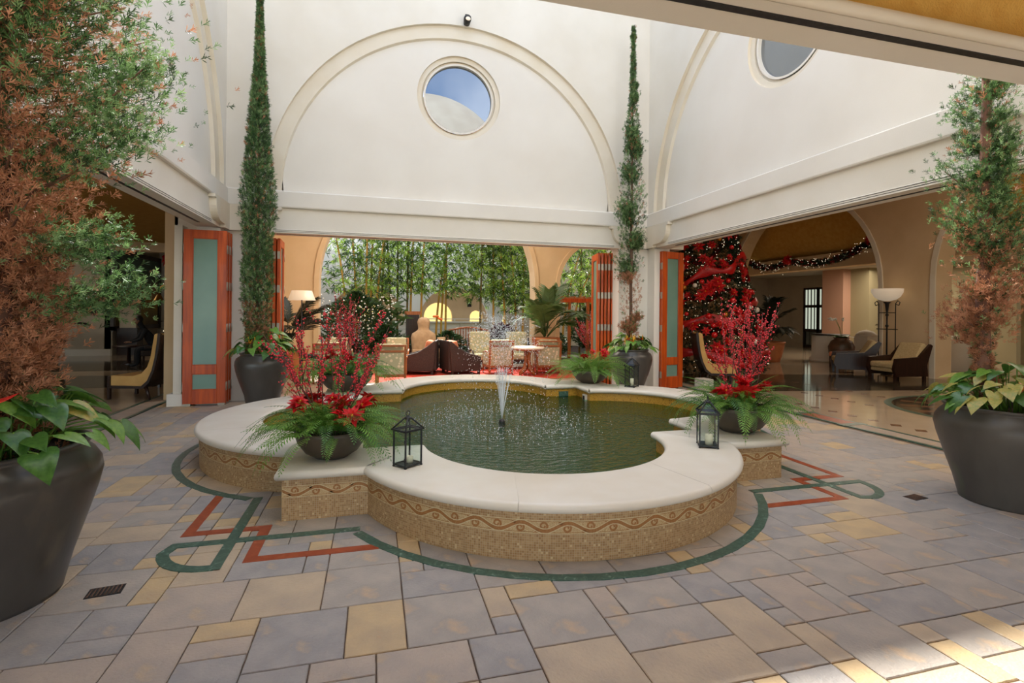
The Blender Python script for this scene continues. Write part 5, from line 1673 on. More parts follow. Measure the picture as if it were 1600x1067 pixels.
recliner((13.0, 11.6, 0), 50, 'dark slatted reclining armchair seen from behind, left one in the right lobby')
recliner((12.75, 10.1, 0), 84, 'dark reclining armchair with cream cushions facing left at the foot of the right lobby pillar')
t = thing('ottoman', 'small pink-topped stool beside the brown orchid urn', 'stool', (14.0, 12.75, 0), R(20))
MB().box((0, 0, .42), (.6, .5, .14)).build('cushion', 'cushion_rust', t, bevel=.03)
for sx in (-1, 1):
    for sy in (-1, 1): MB().box((sx * .26, sy * .21, .18), (.05, .05, .36)).build('leg', 'dark_wood', t)
t = thing('orchid_urn', 'brown glazed floor urn with white orchids by the round white plinth', 'plant', (14.75, 13.45, 0))
MB().lathe([(0, 0), (.22, 0), (.26, .06), (.36, .4), (.38, .6), (.3, .78), (.2, .84), (.24, .9), (.22, .9), (.18, .82)], 32, cap=False).build('urn', 'brown_urn', t)
for k in range(6): inst('leaf', LEAFM['anthurium_dark'][k % 3], t, (0, 0, .88), (0, -.5, k), .38)
for k in range(3):
    a = 2 + k; pts = [(0, 0, .85), (.06 * math.cos(a), .06 * math.sin(a), 1.2), (.2 * math.cos(a), .2 * math.sin(a), 1.5), (.42 * math.cos(a), .42 * math.sin(a), 1.5)]
    st_ = MB().tube(pts, .006, 5).build('flower_stem', 'anthurium_leaf', t)
    m = MB()
    for j in range(9):
        q = Vector(pts[2]).lerp(Vector(pts[3]), j / 9); m.sphere((q.x, q.y, q.z + random.uniform(-.05, .05)), .035, 6, 4, sc=(1, 1, .6))
    m.build('blossoms', 'white_flower', st_, kind='stuff')
t = thing('round_plinth', 'low round white plaster plinth with dark top left of the orchid urn', 'plinth', (15.5, 14.6, 0))
MB().lathe([(0, 0), (.62, 0), (.62, .12), (.56, .15), (.56, .92), (0, .92)], 40).build('drum', 'white_plaster', t); MB().lathe([(0, .92), (.6, .92), (.6, .96), (0, .96)], 40).build('top_slab', 'black_iron', t)
t = thing('white_bollard', 'white square plaster post with domed cap behind the orchid urn', 'post', (15.6, 13.3, 0))
MB().b2((-.24, -.24, 0), (.24, .24, .95)).build('shaft', 'white_plaster', t); MB().lathe([(.3, .95), (.3, 1.0), (.2, 1.1), (0, 1.16)], 24).build('cap', 'white_plaster', t)
t = thing('lattice_screen', 'long low lattice-backed bench behind the two reclining armchairs', 'bench', (16.6, 13.2, 0), 0)
MB().b2((-.04, -1.3, .88), (.04, 1.3, .95)).build('top_rail', 'lattice', t); MB().b2((-.03, -1.3, .05), (.03, 1.3, .12)).build('bottom_rail', 'lattice', t)
for k in range(16):
    for j in range(4):
        MB().tube([(0, -1.2 + .16 * k + .075 * math.cos(a), .22 + .19 * j + .075 * math.sin(a)) for a in [2 * PI * i / 12 for i in range(13)]], .016, 5).build('lattice_ring', 'lattice', t)
t = thing('drum_planter', 'cream drum-shaped column with dome lid right of the arcade pillar', 'planter', (17.0, 11.5, 0))
MB().lathe([(0, 0), (.40, 0), (.40, .86), (.44, .88), (.44, .93), (.38, .97), (.2, 1.05), (0, 1.08)], 36).build('drum', 'moulding', t)
mat('purple_leaf', (96, 62, 86), .6); mat('orchid_pink', (170, 90, 140), .6)
for s in (-1, 1):
    pts = [(0, .1 * s, 1.0), (-.2, .4 * s, 1.25), (-.3, .8 * s, 1.15), (-.3, 1.1 * s, .95)]; b = MB().tube(pts, .012, 5).build('trailing_stem', 'purple_leaf', t)
    m = MB()
    for j in range(40):
        q = Vector(pts[1]).lerp(Vector(pts[3]), random.random()); m.sphere((q.x + random.uniform(-.06, .06), q.y, q.z + random.uniform(-.08, .08)), .04, 5, 4, sc=(1, 1, .5))
    m.build('leaves', 'purple_leaf', b, kind='stuff')

# mirrors, doors and pictures on the lobby walls


def sunburst(loc, label, r):
    t = thing('sunburst_mirror', label, 'mirror', loc)
    MB().lathe([(0, 0), (.12, 0), (.14, .02), (.12, .04), (0, .04)], 24).build('rim', 'black_iron', t, rot=(0, R(-90), 0))
    MB().sphere((0, 0, 0), .11, 16, 8, sc=(.35, 1, 1)).build('mirror_glass', 'steel', t, loc=(-.03, 0, 0))
    for k in range(28):
        a = 2 * PI * k / 28; l = r * (1 if k % 2 else .75)
        MB().tube([(0, .13 * math.cos(a), .13 * math.sin(a)), (0, l * math.cos(a), l * math.sin(a))], [.022, .006], 4).build('ray', 'dark_wood', t)
    return t


sunburst((20.94, 17.2 - .6, 2.66), 'dark sunburst mirror with round convex glass on the sage wall, larger one', .55)
sunburst((20.94, 15.5, 2.5), 'smaller sunburst mirror beside the lobby pillar edge', .4)
d5 = bpy.data.objects.new('door_5', None); link(d5); d5.location = (21.05, 20.5, 0); d5['kind'] = 'structure'
mat('daylight_glass', (190, 200, 180), .3, emit=(210, 220, 200), estr=.35)
mat('green_view', (120, 190, 60), .8, c2=(60, 110, 50), scale=2, emit=(120, 180, 70), estr=.25)
for s in (-1, 1):
    lf = MB()
    for y in (0, .8): lf.b2((-.04, s * (.03 + y * 1.0) - .05, 0), (.04, s * (.03 + y) + .05, 3.0))
    for z in (.0, .8, 2.0, 2.9): lf.b2((-.04, 0, z), (.04, s * .85, z + .14))
    for y in (.22, .42, .62): lf.b2((-.03, s * y - .02, .8), (.03, s * y + .02, 3.0))
    o = lf.build('door_leaf', 'dark_wood', d5, fixn=False)
    MB().b2((.0, s * .05, .9), (.01, s * .8, 2.95)).build('glass_pane', 'daylight_glass', o)
d6 = bpy.data.objects.new('window_1', None); link(d6); d6.location = (22.2, 14.05, 0); d6['kind'] = 'structure'
m = MB()
for y in (-.85, -.28, .28, .85): m.b2((-.04, y - .05, 0), (.04, y + .05, 1.6 + .8 * (abs(y) < .5)))
for z in (0, .75, 1.6): m.b2((-.04, -.85, z), (.04, .85, z + .1))
m.build('window_frame', 'mid_wood', d6, fixn=False)
MB().prism([(-.88, 0), (.88, 0)] + [(.88 * math.cos(PI * i / 16), 1.55 + .88 * math.sin(PI * i / 16)) for i in range(17)], .03, .05, axis='x').build('glass_pane', 'green_view', d6)

# framed sunset painting in the left lobby


def painting_mat():
    m = bpy.data.materials.new('painting_canvas'); m.use_nodes = True; nt = m.node_tree; b = nt.nodes['Principled BSDF']
    t = nt.nodes.new('ShaderNodeTexCoord'); sp = nt.nodes.new('ShaderNodeSeparateXYZ'); n = nt.nodes.new('ShaderNodeTexNoise'); n.inputs['Scale'].default_value = 1.3; n.inputs['Detail'].default_value = 4
    ad = nt.nodes.new('ShaderNodeMath'); ad.operation = 'MULTIPLY_ADD'; ad.inputs[1].default_value = .35
    r = nt.nodes.new('ShaderNodeValToRGB'); e = r.color_ramp.elements
    e[0].position = .17; e[0].color = srgb((120, 100, 60)); e[1].position = 1; e[1].color = srgb((96, 128, 122))
    for p, c in ((.38, (170, 150, 80)), (.55, (214, 160, 84)), (.72, (190, 140, 104)), (.85, (126, 140, 124))):
        q = e.new(p); q.color = srgb(c)
    nt.links.new(t.outputs['Generated'], sp.inputs[0]); nt.links.new(t.outputs['Object'], n.inputs['Vector'])
    nt.links.new(n.outputs['Fac'], ad.inputs[0]); nt.links.new(sp.outputs['Z'], ad.inputs[2]); nt.links.new(ad.outputs[0], r.inputs[0]); nt.links.new(r.outputs[0], b.inputs['Base Color'])
    M['painting_canvas'] = m


painting_mat()
mat('paint_mountain', (84, 76, 60), .8)
t = thing('landscape_painting', 'huge dark-framed sunset seascape painting on the left lobby wall', 'painting', (-8.66, 22.4, 2.27))
MB().b2((-.03, -1.85, -1.28), (0, 1.85, 1.28)).build('canvas', 'painting_canvas', t)
m = MB()
for s in (-1, 1): m.b2((-.04, -2.0, s * 1.35 - .08), (.06, 2.0, s * 1.35 + .08)).b2((-.04, s * 1.92 - .08, -1.4), (.06, s * 1.92 + .08, 1.4))
m.build('frame', 'dark_wood', t)
MB().prism([(-1.3, -.45), (-.8, .0), (-.45, .38), (-.3, .42), (-.05, .3), (.3, -.15), (.7, -.42)], .002, .008, axis='x').build('painted_mountain', 'paint_mountain', t)
tag(MB().b2((-9.45, 20.5, 1.45), (-9.12, 20.6, 1.78)).build('wall_speaker', 'black_iron'), 'small square black box mounted on the left lobby wall', 'speaker')
t = thing('lobby_desk', 'pale wall console under the left edge of the painting', 'cabinet', (-8.3, 20.9, 0))
MB().b2((-.25, -.2, .95), (.25, .2, 1.9)).build('cabinet', 'dim_plaster', t); MB().b2((-.3, -.25, 0), (.3, .25, .95)).build('plinth', 'dark_wood', t)
# spotlight above the arch
t = thing('spotlight', 'small black spotlight fixed above the arch on the back wall', 'lamp', (1.68, 9.93, 7.3))
MB().b2((-.03, .0, .0), (.03, .07, .12)).build('bracket', 'black_iron', t)
MB().lathe([(0, -.1), (.06, -.1), (.075, .02), (.06, .07), (0, .08)], 16).build('housing', 'black_iron', t, rot=(R(70), 0, 0)).location = (0, -.06, -.02)
MB().lathe([(0, 0), (.05, 0), (.045, .01), (0, .012)], 14).build('lens', 'alabaster', t, rot=(R(70), 0, 0), loc=(0, -.16, -.055))
# floor drains
for x, y, rz, lb in ((-1.46, 3.40, 8, 'small rusty floor drain grate near the left urn'), (4.64, 3.47, 8, 'small dark floor drain grate near the right urn')):
    t = thing('drain_grate', lb, 'drain', (x, y, 0), R(rz))
    MB().b2((-.085, -.055, -.005), (.085, .055, .003)).build('plate', 'black_iron', t)
    for k in range(8): MB().b2((-.075 + .02 * k, -.048, .003), (-.067 + .02 * k, .048, .006)).build('bar', 'bark', t)


# ================================================================ CHRISTMAS TREE AND GARLANDS
leafmat('fir', (26, 44, 24), (38, 60, 34), .6, .05)
mat('ribbon_red', (196, 16, 20), .35, c2=(160, 8, 14), scale=6)
mat('bauble_red', (210, 20, 28), .15, coat=.6)
mat('bauble_white', (236, 226, 214), .25)
mat('bauble_gold', (190, 120, 50), .25, metal=.6)
mat('fairy_light', (255, 244, 220), .4, emit=(255, 236, 200), estr=1.0)
rd = random.Random(23)
XR, XH = 1.55, 5.1
t = thing('christmas_tree', 'tall Christmas tree thick with red ribbon, poinsettias and tiny white lights', 'christmas tree', (8.62, 12.1, 0))
xr = lambda z: XR * max(0.05, (1 - max(0, z - .35) / (XH + 1.2)) ** .95) * (1 if z > .3 else .9)
MB().tube([(0, 0, 0), (0, 0, XH)], [.09, .03], 8).build('trunk', 'bark', t)
TT = []; 
for i in range(9500):
    z = .15 + (XH - .15) * rd.random() ** 1.25; az = rd.uniform(0, 2 * PI); r = xr(z) * rd.uniform(.72, 1.0) * (1 + .05 * math.sin(z * 9))
    TT.append(xf((r * math.cos(az), r * math.sin(az), z), (math.cos(az), math.sin(az), rd.uniform(-.5, .3)), .13 * rd.uniform(.7, 1.3)))
scatter('foliage', SPV, SPF, TT, 'fir', t)
for k in range(5):      # ribbon garlands spiralling round
    m = MB(); vs = []; n = 60; z0 = .9 + .88 * k
    for i in range(n + 1):
        a = 2 * PI * i / n + k; z = z0 + .42 * math.sin(a * 1.0 + k) + .10 * math.sin(5 * a); r = xr(z) * 1.03 + .05 * math.sin(7 * a); w = .10 + .04 * math.sin(9 * a + k)
        vs += [(r * math.cos(a), r * math.sin(a), z - w), ((r + .06) * math.cos(a), (r + .06) * math.sin(a), z), (r * math.cos(a), r * math.sin(a), z + w)]
    m.add(vs, [(3 * i, 3 * i + 3, 3 * i + 4, 3 * i + 1) for i in range(n)] + [(3 * i + 1, 3 * i + 4, 3 * i + 5, 3 * i + 2) for i in range(n)], 0, True)
    m.build('ribbon', 'ribbon_red', t, fixn=False)
for i in range(150):
    z = rd.uniform(.3, 4.6); az = rd.uniform(PI * .75, PI * 2.1); r = xr(z) * 1.04
    inst('poinsettia_flower', BR, t, (r * math.cos(az), r * math.sin(az), z), (0, PI / 2 - .2, az), rd.uniform(1.3, 2.3))
sph = {m: MB().sphere((0, 0, 0), 1, 14, 9).data('bauble', m) for m in ('bauble_red', 'bauble_white', 'bauble_gold')}
for i in range(90):
    z = rd.uniform(.3, 4.6); az = rd.uniform(PI * .75, PI * 2.1); r = xr(z) * 1.05
    inst('bauble', sph[rd.choices(list(sph), (6, 2, 1.5))[0]], t, (r * math.cos(az), r * math.sin(az), z), (0, 0, 0), rd.uniform(.05, .09))
TT = []
for i in range(900):
    z = .15 + 4.8 * rd.random(); az = rd.uniform(0, 2 * PI); r = xr(z) * rd.uniform(1.0, 1.06); s = .009
    TT.append([[s, 0, 0, r * math.cos(az)], [0, s, 0, r * math.sin(az)], [0, 0, s, z], [0, 0, 0, 1]])
OCV = [(1, 0, 0), (-1, 0, 0), (0, 1, 0), (0, -1, 0), (0, 0, 1), (0, 0, -1)]; OCF = [(0, 2, 4), (2, 1, 4), (1, 3, 4), (3, 0, 4), (2, 0, 5), (1, 2, 5), (3, 1, 5), (0, 3, 5)]
scatter('fairy_lights', OCV, OCF, TT, 'fairy_light', t)


def garland(name, pts, label, rd, per=260, bows=()):
    t = thing(name, label, 'garland', pts[0]); P0 = Vector(pts[0]); Q = [Vector(p) - P0 for p in pts]
    fine = []
    for i in range(len(Q) - 1):
        for k in range(6): fine.append(Q[i].lerp(Q[i + 1], k / 6))
    fine.append(Q[-1]); MB().tube(fine, .03, 6).build('rope', 'fir', t)
    TT = []; T2 = []; T3 = []
    for i in range(per * (len(Q) - 1)):
        k = rd.random() * (len(Q) - 1); a = int(k); p = Q[a].lerp(Q[a + 1], k - a)
        TT.append(xf(p, (rd.gauss(0, 1), rd.gauss(0, 1), rd.gauss(0, 1)), .14 * rd.uniform(.6, 1.2)))
        o = p + Vector((rd.gauss(0, .09), rd.gauss(0, .09), rd.gauss(0, .09)))
        if i % 8 == 0: T2.append([[.01, 0, 0, o.x], [0, .01, 0, o.y], [0, 0, .01, o.z], [0, 0, 0, 1]])
        if i % 9 == 0: T3.append(xf(p, (rd.gauss(0, 1), rd.gauss(0, 1), rd.gauss(0, 1)), .16))
    scatter('foliage', SPV, SPF, TT, 'fir', t); scatter('fairy_lights', OCV, OCF, T2, 'fairy_light', t); scatter('ribbon_loops', SPV, SPF, T3, 'ribbon_red', t)
    for b in bows:
        p = Q[b]; inst('bauble', sph['bauble_red'], t, p + Vector((-.1, 0, 0)), (0, 0, 0), .13); inst('poinsettia_flower', BR, t, p + Vector((-.15, 0, .06)), (0, -1.3, 0), 3)
    return t


def swag(a, b, z0, z1, dz, n=8, x=15.25):
    return [(x, a + (b - a) * i / n, z0 + (z1 - z0) * i / n - dz * math.sin(PI * i / n)) for i in range(n + 1)]


garland('garland', swag(18.6, 16.0, 3.95, 3.62, .28, x=15.1) + swag(15.9, 12.6, 3.62, 4.0, .32, x=15.1)[1:], 'red and green lit garland swagged along the beam left of the arcade pillar', rd, 150, (0, 8, 16))
garland('garland', swag(11.2, 5.0, 3.75, 3.75, .3, x=15.1), 'red and green lit garland on the beam right of the arcade pillar', rd, 150, (0,))
t = garland('garland', [(-4.35, 13.0, 3.0), (-4.3, 13.0, 2.7), (-4.33, 13.0, 2.4), (-4.28, 13.0, 2.0), (-4.32, 13.0, 1.6), (-4.3, 13.0, 1.2), (-4.3, 13.0, .9), (-4.3, 13.0, 0.0)], 'dark hanging greenery with a pink-red bow left of the orange doors', rd, 130, (1,))

# ================================================================ GARDEN PLANTING
BLV = [(0, 0, 0), (.35, .085, .02), (1, 0, -.12), (.35, -.085, .02)]
BLF = [(0, 3, 2, 1)]


def bamboo_clump(loc, culms, label, nleaf, zlo, zhi, spread, rd, thick=.045):
    t = thing('bamboo_clump', label, 'bamboo', loc, 0, 'bamboo clumps in the garden')
    allp = []
    for (dx, dy, lx, ly, H, dark) in culms:
        pts = []; N = 12
        for i in range(N + 1):
            q = i / N; pts.append((dx + lx * q * q, dy + ly * q * q, H * q))
        mb = MB().tube(pts, [thick * (1 - .6 * i / N) for i in range(N + 1)], 8)
        for i in range(1, N * 2):
            q = i / (N * 2); p = Vector((dx + lx * q * q, dy + ly * q * q, H * q)); r = thick * (1 - .6 * q)
            mb.lathe([(r, -.012), (r * 1.22, 0), (r, .012)], 8, p, cap=False)
        mb.build('culm', 'bamboo_culm_dark' if dark else 'bamboo_culm', t); allp.append((dx, dy, lx, ly, H))
    TT = []; mi = []
    while len(TT) < nleaf:
        dx, dy, lx, ly, H = rd.choice(allp); z = rd.uniform(zlo, zhi); q = min(1, z / H)
        c = Vector((dx + lx * q * q + rd.gauss(0, spread), dy + ly * q * q + rd.gauss(0, spread), z + rd.gauss(0, .12)))
        out = Vector((c.x - dx, c.y - dy, 0)); base = Vector((rd.gauss(0, 1), rd.gauss(0, 1), -.5)).normalized(); k = rd.random()
        for _ in range(7):
            p = c + base * rd.uniform(0, .22) + Vector((rd.gauss(0, .03), rd.gauss(0, .03), rd.gauss(0, .03)))
            TT.append(xf(p, base + Vector((rd.gauss(0, .55), rd.gauss(0, .55), rd.uniform(-.9, .25))), rd.uniform(.13, .26))); mi.append(1 if (k < .5) else 0)
    scatter('leaves', BLV, BLF, TT, ['bamboo_leaf', 'bamboo_dark'], t, mi)
    return t


rd = random.Random(31)
B = 'bamboo'
bamboo_clump((-.9, 18.6, 0), [(0, 0, -1.2, .3, 7, 0), (.3, .2, -.6, .2, 7.5, 0), (.6, 0, .05, 0, 8, 0), (.75, .3, .15, .4, 8, 0), (.9, -.1, .8, .1, 7, 0), (1.1, .2, .4, .2, 7.5, 1)], 'leftmost bamboo clump behind the lounge with leaning golden culms', 8000, 2.3, 6.8, .60, rd)
bamboo_clump((1.15, 19.4, 0), [(0, 0, .1, .2, 8, 1), (.12, .1, .3, 0, 8, 0), (-.35, .1, .0, .2, 7.5, 1), (-.55, .3, -.5, .1, 7, 1), (.5, .0, .35, .3, 7.6, 0)], 'second bamboo clump, thick dark culm left of the stone torso', 8500, 2.35, 6.8, .65, rd)
bamboo_clump((2.5, 20.2, 0), [(0, 0, .9, .2, 8, 0), (.2, .1, .1, .2, 7.8, 0), (-.2, 0, 1.6, .2, 8, 0)], 'third bamboo clump right behind the stone torso with two crossing culms', 7500, 2.5, 7, .75, rd)
bamboo_clump((3.75, 18.6, 0), [(0, 0, .25, .2, 8, 1), (.55, .2, -.1, .2, 7.8, 0), (.95, 0, -.6, .1, 7, 0)], 'fourth bamboo clump behind the spray with dense hanging foliage', 11000, 2.15, 6.5, .65, rd)
bamboo_clump((5.2, 18.8, 0), [(0, 0, -.9, .2, 7.6, 0), (.3, .2, .2, .2, 7, 0), (.8, 0, -.2, .3, 7, 1)], 'fifth bamboo clump left of the lounge pillar', 8500, 1.7, 6.5, .6, rd)
bamboo_clump((7.2, 18.4, 0), [(0, 0, 2.4, .1, 5.4, 0), (-.2, .3, 1.9, .4, 6.2, 0), (.4, 0, .3, .3, 7, 1), (1.4, .3, .3, .2, 7, 1)], 'rightmost bamboo clump over the pergola with long slanting culms', 9500, 2.1, 6.0, .75, rd)


def shrub(name, loc, label, m, n, rx, ry, z0, z1, s, rd, cat='shrub', flowers=None, fm='white_flower'):
    t = thing(name, label, cat, loc); TT = []
    for i in range(n):
        a = rd.uniform(0, 2 * PI); b = rd.random() ** .5; z = rd.uniform(z0, z1); k = math.sin(PI * min(1, max(.05, (z - z0) / (z1 - z0) * .9 + .1)))
        p = (rx * b * k * math.cos(a), ry * b * k * math.sin(a), z); TT.append(xf(p, (math.cos(a), math.sin(a), rd.uniform(-.2, 1.0)), s * rd.uniform(.6, 1.3), sx=s * 2.2))
    m_ = MB()
    for k in range(7):
        a = k; m_.tube([(0, 0, 0), (rx * .4 * math.cos(a), ry * .4 * math.sin(a), z1 * .8)], [.015, .005], 5)
    m_.build('stems', 'bark', t, kind='stuff'); scatter('leaves', BLV, BLF, TT, m, t)
    if flowers:
        F_ = []
        for i in range(flowers):
            a = rd.uniform(PI, 2 * PI); z = rd.uniform(z0 + .2 * (z1 - z0), z1); F_.append([[.03, 0, 0, rx * .9 * math.cos(a)], [0, .03, 0, ry * .9 * math.sin(a)], [0, 0, .03, z], [0, 0, 0, 1]])
        scatter('blossoms', OCV, OCF, F_, fm, t)
    return t


shrub('shrub', (-.6, 17.4, 0), 'dark broad-leaved shrub with pale blossoms at the foot of the leftmost bamboo', 'shrub_leaf', 2600, 1.3, .6, .3, 2.2, .17, rd, flowers=120)
shrub('shrub', (.35, 16.9, 0), 'low dark shrub left of the stone torso behind the armchairs', 'shrub_leaf', 1500, .8, .5, .1, 1.15, .14, rd)
shrub('shrub', (2.35, 17.0, 0), 'low dark shrub between the stone torso and the garden bench', 'shrub_leaf', 1300, .7, .45, .1, .95, .13, rd)
shrub('ti_plant', (4.05, 16.4, 0), 'dark purple-leaved ti plant behind the water spray', 'ti_leaf', 420, .42, .42, .3, 1.15, .24, rd)
shrub('flowering_shrub', (4.6, 16.6, 0), 'green shrub with white and pink blossoms beside the purple ti plant', 'shrub_leaf', 900, .5, .4, .1, .9, .12, rd, flowers=110)
shrub('shrub', (7.9, 18.0, 0), 'bushy blue-green shrub under the pergola', 'shrub_leaf', 2200, .9, .6, .3, 1.9, .15, rd)
shrub('shrub', (6.4, 17.6, 0), 'small green shrub at the left foot of the pergola', 'shrub_leaf', 900, .5, .4, .1, .9, .12, rd)
shrub('elephant_ear', (.2, 18.2, 0), 'big blue-green elephant-ear leaves low behind the second bamboo', 'palm_leaf', 90, .9, .5, .8, 2.0, .42, rd)
t = thing('coral_plant', 'sprawling plant full of red blossoms in front of the pergola posts', 'plant', (6.35, 14.5, 0))
MB().lathe([(0, 0), (.22, 0), (.3, .3), (.28, .3), (0, .25)], 24).build('pot', 'terracotta', t)
for k in range(18): berry_branch(t, (rd.uniform(-.1, .1), rd.uniform(-.1, .1), .28), rd.uniform(.9, 1.5), (rd.gauss(0, .35), rd.gauss(0, .25), 1), rd)
t = thing('potted_orchid', 'orange orchid spray behind the stone torso shoulder', 'plant', (2.05, 16.4, 0))
MB().lathe([(0, 0), (.1, 0), (.13, .8), (0, .8)], 16).build('pot', 'stone_statue', t)
MB().tube([(0, 0, .8), (.02, 0, 1.3), (-.08, 0, 1.42), (-.2, 0, 1.45)], .007, 5).build('stem', 'anthurium_leaf', t)
m = MB()
for k in range(9): m.sphere((-.24 + .03 * k, 0, 1.46 - .012 * k * (k > 4)), .04, 6, 4)
m.build('blossoms', 'orange_flower', t, kind='stuff')

# wall lantern in the loggia
t = thing('wall_lantern', 'small dark lantern on the loggia wall behind the garden arches', 'lamp', (4.9, 27.3, 1.9))
MB().b2((-.1, -.1, 0), (.1, .05, .36)).build('body', 'black_iron', t); MB().lathe([(.14, .36), (.02, .5), (0, .5)], 8).build('cap', 'black_iron', t)

# ================================================================ PEOPLE
mat('skin', (150, 106, 82), .6); mat('hair_dark', (28, 20, 18), .5); mat('cloth_black', (26, 26, 30), .85); mat('cloth_grey', (54, 54, 62), .85)


def seated(loc, rz, label, cloth, lean=.15):
    t = thing('person', label, 'person', loc, R(rz))
    V = {'pelvis': (0, 0, .50), 'belly': (0, .02 + lean * .3, .68), 'chest': (0, .03 + lean, .92), 'neck': (0, .03 + lean * 1.35, 1.10), 'head0': (0, .05 + lean * 1.6, 1.20), 'head1': (0, .06 + lean * 1.7, 1.33)}
    for s, n in ((-1, 'l'), (1, 'r')):
        V['sh' + n] = (s * .17, .03 + lean * 1.2, 1.02); V['el' + n] = (s * .23, .12 + lean * 1.3, .78); V['wr' + n] = (s * .13, .34 + lean * 1.2, .70)
        V['hip' + n] = (s * .09, .02, .50); V['kn' + n] = (s * .12, .44, .52); V['an' + n] = (s * .12, .46, .09); V['to' + n] = (s * .13, .62, .04)
    E_ = [('pelvis', 'belly'), ('belly', 'chest'), ('chest', 'neck'), ('neck', 'head0'), ('head0', 'head1')]
    for n in 'lr': E_ += [('chest', 'sh' + n), ('sh' + n, 'el' + n), ('el' + n, 'wr' + n), ('pelvis', 'hip' + n), ('hip' + n, 'kn' + n), ('kn' + n, 'an' + n), ('an' + n, 'to' + n)]
    rad = dict(pelvis=.15, belly=.13, chest=.145, neck=.052, head0=.085, head1=.092)
    for n in 'lr': rad.update({'sh' + n: .062, 'el' + n: .046, 'wr' + n: .032, 'hip' + n: .09, 'kn' + n: .068, 'an' + n: .045, 'to' + n: .035})
    ks = list(V); me = bpy.data.meshes.new('body'); me.from_pydata([V[k] for k in ks], [(ks.index(a), ks.index(b)) for a, b in E_], [])
    o = bpy.data.objects.new('body', me); link(o, t); sk = o.modifiers.new('skin', 'SKIN'); sk.use_smooth_shade = True
    for i, k in enumerate(ks):
        me.skin_vertices[0].data[i].radius = (rad[k], rad[k]); me.skin_vertices[0].data[i].use_root = (k == 'pelvis')
    o.modifiers.new('sub', 'SUBSURF').levels = 1; o.modifiers['sub'].render_levels = 2
    me.materials.append(M[cloth])
    hd = V['head1']; h = MB().sphere((hd[0], hd[1] + .012, hd[2] - .04), .1, 16, 12, sc=(.82, .98, 1.2))
    h.sphere((hd[0], hd[1] + .112, hd[2] - .05), .018, 6, 5, sc=(.8, 1, 1.4))
    for s in (-1, 1): h.sphere((hd[0] + s * .082, hd[1], hd[2] - .05), .02, 6, 5, sc=(.5, 1, 1.4))
    hh = h.build('head', 'skin', t)
    e = MB()
    for s in (-1, 1): e.sphere((hd[0] + s * .032, hd[1] + .098, hd[2] - .03), .011, 6, 5)
    e.box((hd[0], hd[1] + .1, hd[2] - .10), (.045, .012, .008)); e.build('eyes_and_mouth', 'hair_dark', hh, kind='stuff')
    MB().sphere((hd[0], hd[1] - .015, hd[2] - .01), .108, 14, 10, sc=(.86, .98, 1.1)).build('hair', 'hair_dark', t)
    for s, n in ((-1, 'l'), (1, 'r')):
        w = Vector(V['wr' + n]); m = MB().box((w.x, w.y + .035, w.z), (.075, .08, .028))
        for k in range(4): m.tube([(w.x - .028 + .019 * k, w.y + .07, w.z), (w.x - .028 + .019 * k, w.y + .105 - .004 * abs(k - 1), w.z - .006), (w.x - .028 + .019 * k, w.y + .125 - .006 * abs(k - 1), w.z - .025)], [.0095, .009, .007], 6)
        m.tube([(w.x - s * .035, w.y + .02, w.z), (w.x - s * .06, w.y + .05, w.z - .01), (w.x - s * .058, w.y + .075, w.z - .02)], [.011, .010, .008], 6)
        m.build('hand', 'skin', t)
    return t


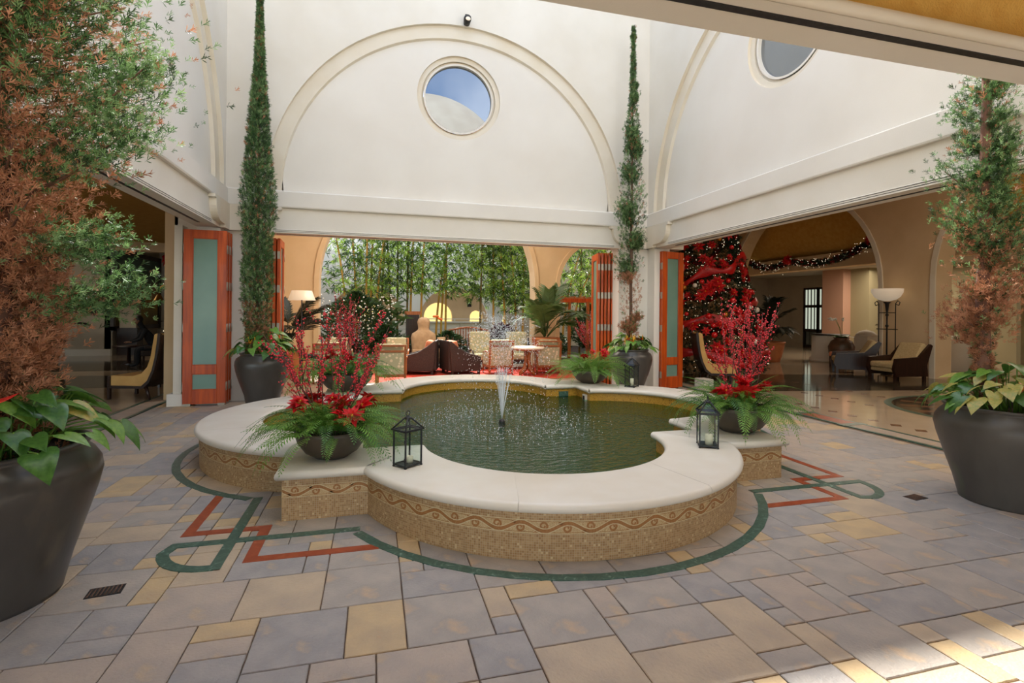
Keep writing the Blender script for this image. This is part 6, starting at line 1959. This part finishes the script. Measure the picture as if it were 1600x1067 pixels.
def lobby_chair(loc, rz, label):
    t = thing('lobby_chair', label, 'chair', loc, R(rz))
    MB().box((0, .1, .38), (.6, .6, .14)).build('seat', 'wicker', t, bevel=.03); MB().box((0, -.22, .68), (.6, .1, .6), rot=(R(8), 0, 0)).build('backrest', 'wicker', t, bevel=.03)
    for sx in (-1, 1):
        for sy in (-.12, .34): MB().box((sx * .26, sy, .16), (.05, .05, .32)).build('leg', 'dark_wood', t)
        MB().box((sx * .31, .08, .56), (.06, .5, .06)).build('armrest', 'wicker', t)
    return t


lobby_chair((-5.95, 16.6, 0), 120, 'dark wicker chair holding the bent-over person in the left lobby')
seated((-5.95, 16.6, 0), 120, 'person in black bending forward, seated in the left lobby', 'cloth_black', .22)
lobby_chair((-6.1, 18.9, 0), 170, 'dark wicker chair farther back in the left lobby under the painting')
seated((-6.1, 18.9, 0), 170, 'person in dark patterned clothes seated farther back in the left lobby', 'cloth_grey', .05)
t = thing('tea_table', 'small dark table beside the seated people in the left lobby', 'table', (-6.9, 17.3, 0))
MB().lathe([(0, .5), (.4, .5), (.4, .54), (0, .54)], 28).build('tabletop', 'dark_wood', t); MB().lathe([(.2, 0), (.05, .05), (.04, .5), (0, .5)], 16).build('pedestal', 'dark_wood', t)
t = thing('arc_lamp', 'slim brass lamp with curved arm beside the hanging greenery', 'lamp', (-5.0, 15.6, 0))
mat('brass', (170, 130, 60), .3, metal=.9)
MB().tube([(0, 0, 0), (0, 0, 1.9), (-.1, 0, 2.2), (-.3, 0, 2.3), (-.5, 0, 2.2), (-.55, 0, 2.0)], .018, 6).build('arm', 'brass', t); MB().lathe([(0, 0), (.16, 0), (.16, .03), (0, .04)], 20).build('base', 'brass', t)
MB().lathe([(.12, 1.84), (.04, 2.0), (0, 2.0)], 16, (-.55, 0, 0), cap=False).build('lamp_shade', 'brass', t)

# ================================================================ INTERIOR LIGHT
lamp('AREA', (1.5, 12.6, 5.6), 150, (1, .9, .76), 4).name = 'lounge_fill'  # added fill light without a fixture, brightens the lounge pillars
lamp('AREA', (10, 4, 5.9), 120, (1, .86, .68), 5, (0, 0, 0)).name = 'lobby_fill_right'  # added fill under the ceiling, lifts the right lobby and its vault
lamp('AREA', (18.2, 15, 3.5), 80, (1, .84, .66), 3).name = 'lobby_fill_rear'  # fill light added to brighten the rooms behind the arcade, no lamp there
lamp('AREA', (-9, 17, 3.8), 25, (1, .84, .66), 3).name = 'lobby_fill_left'  # weak fill added for the left lobby, no fixture there
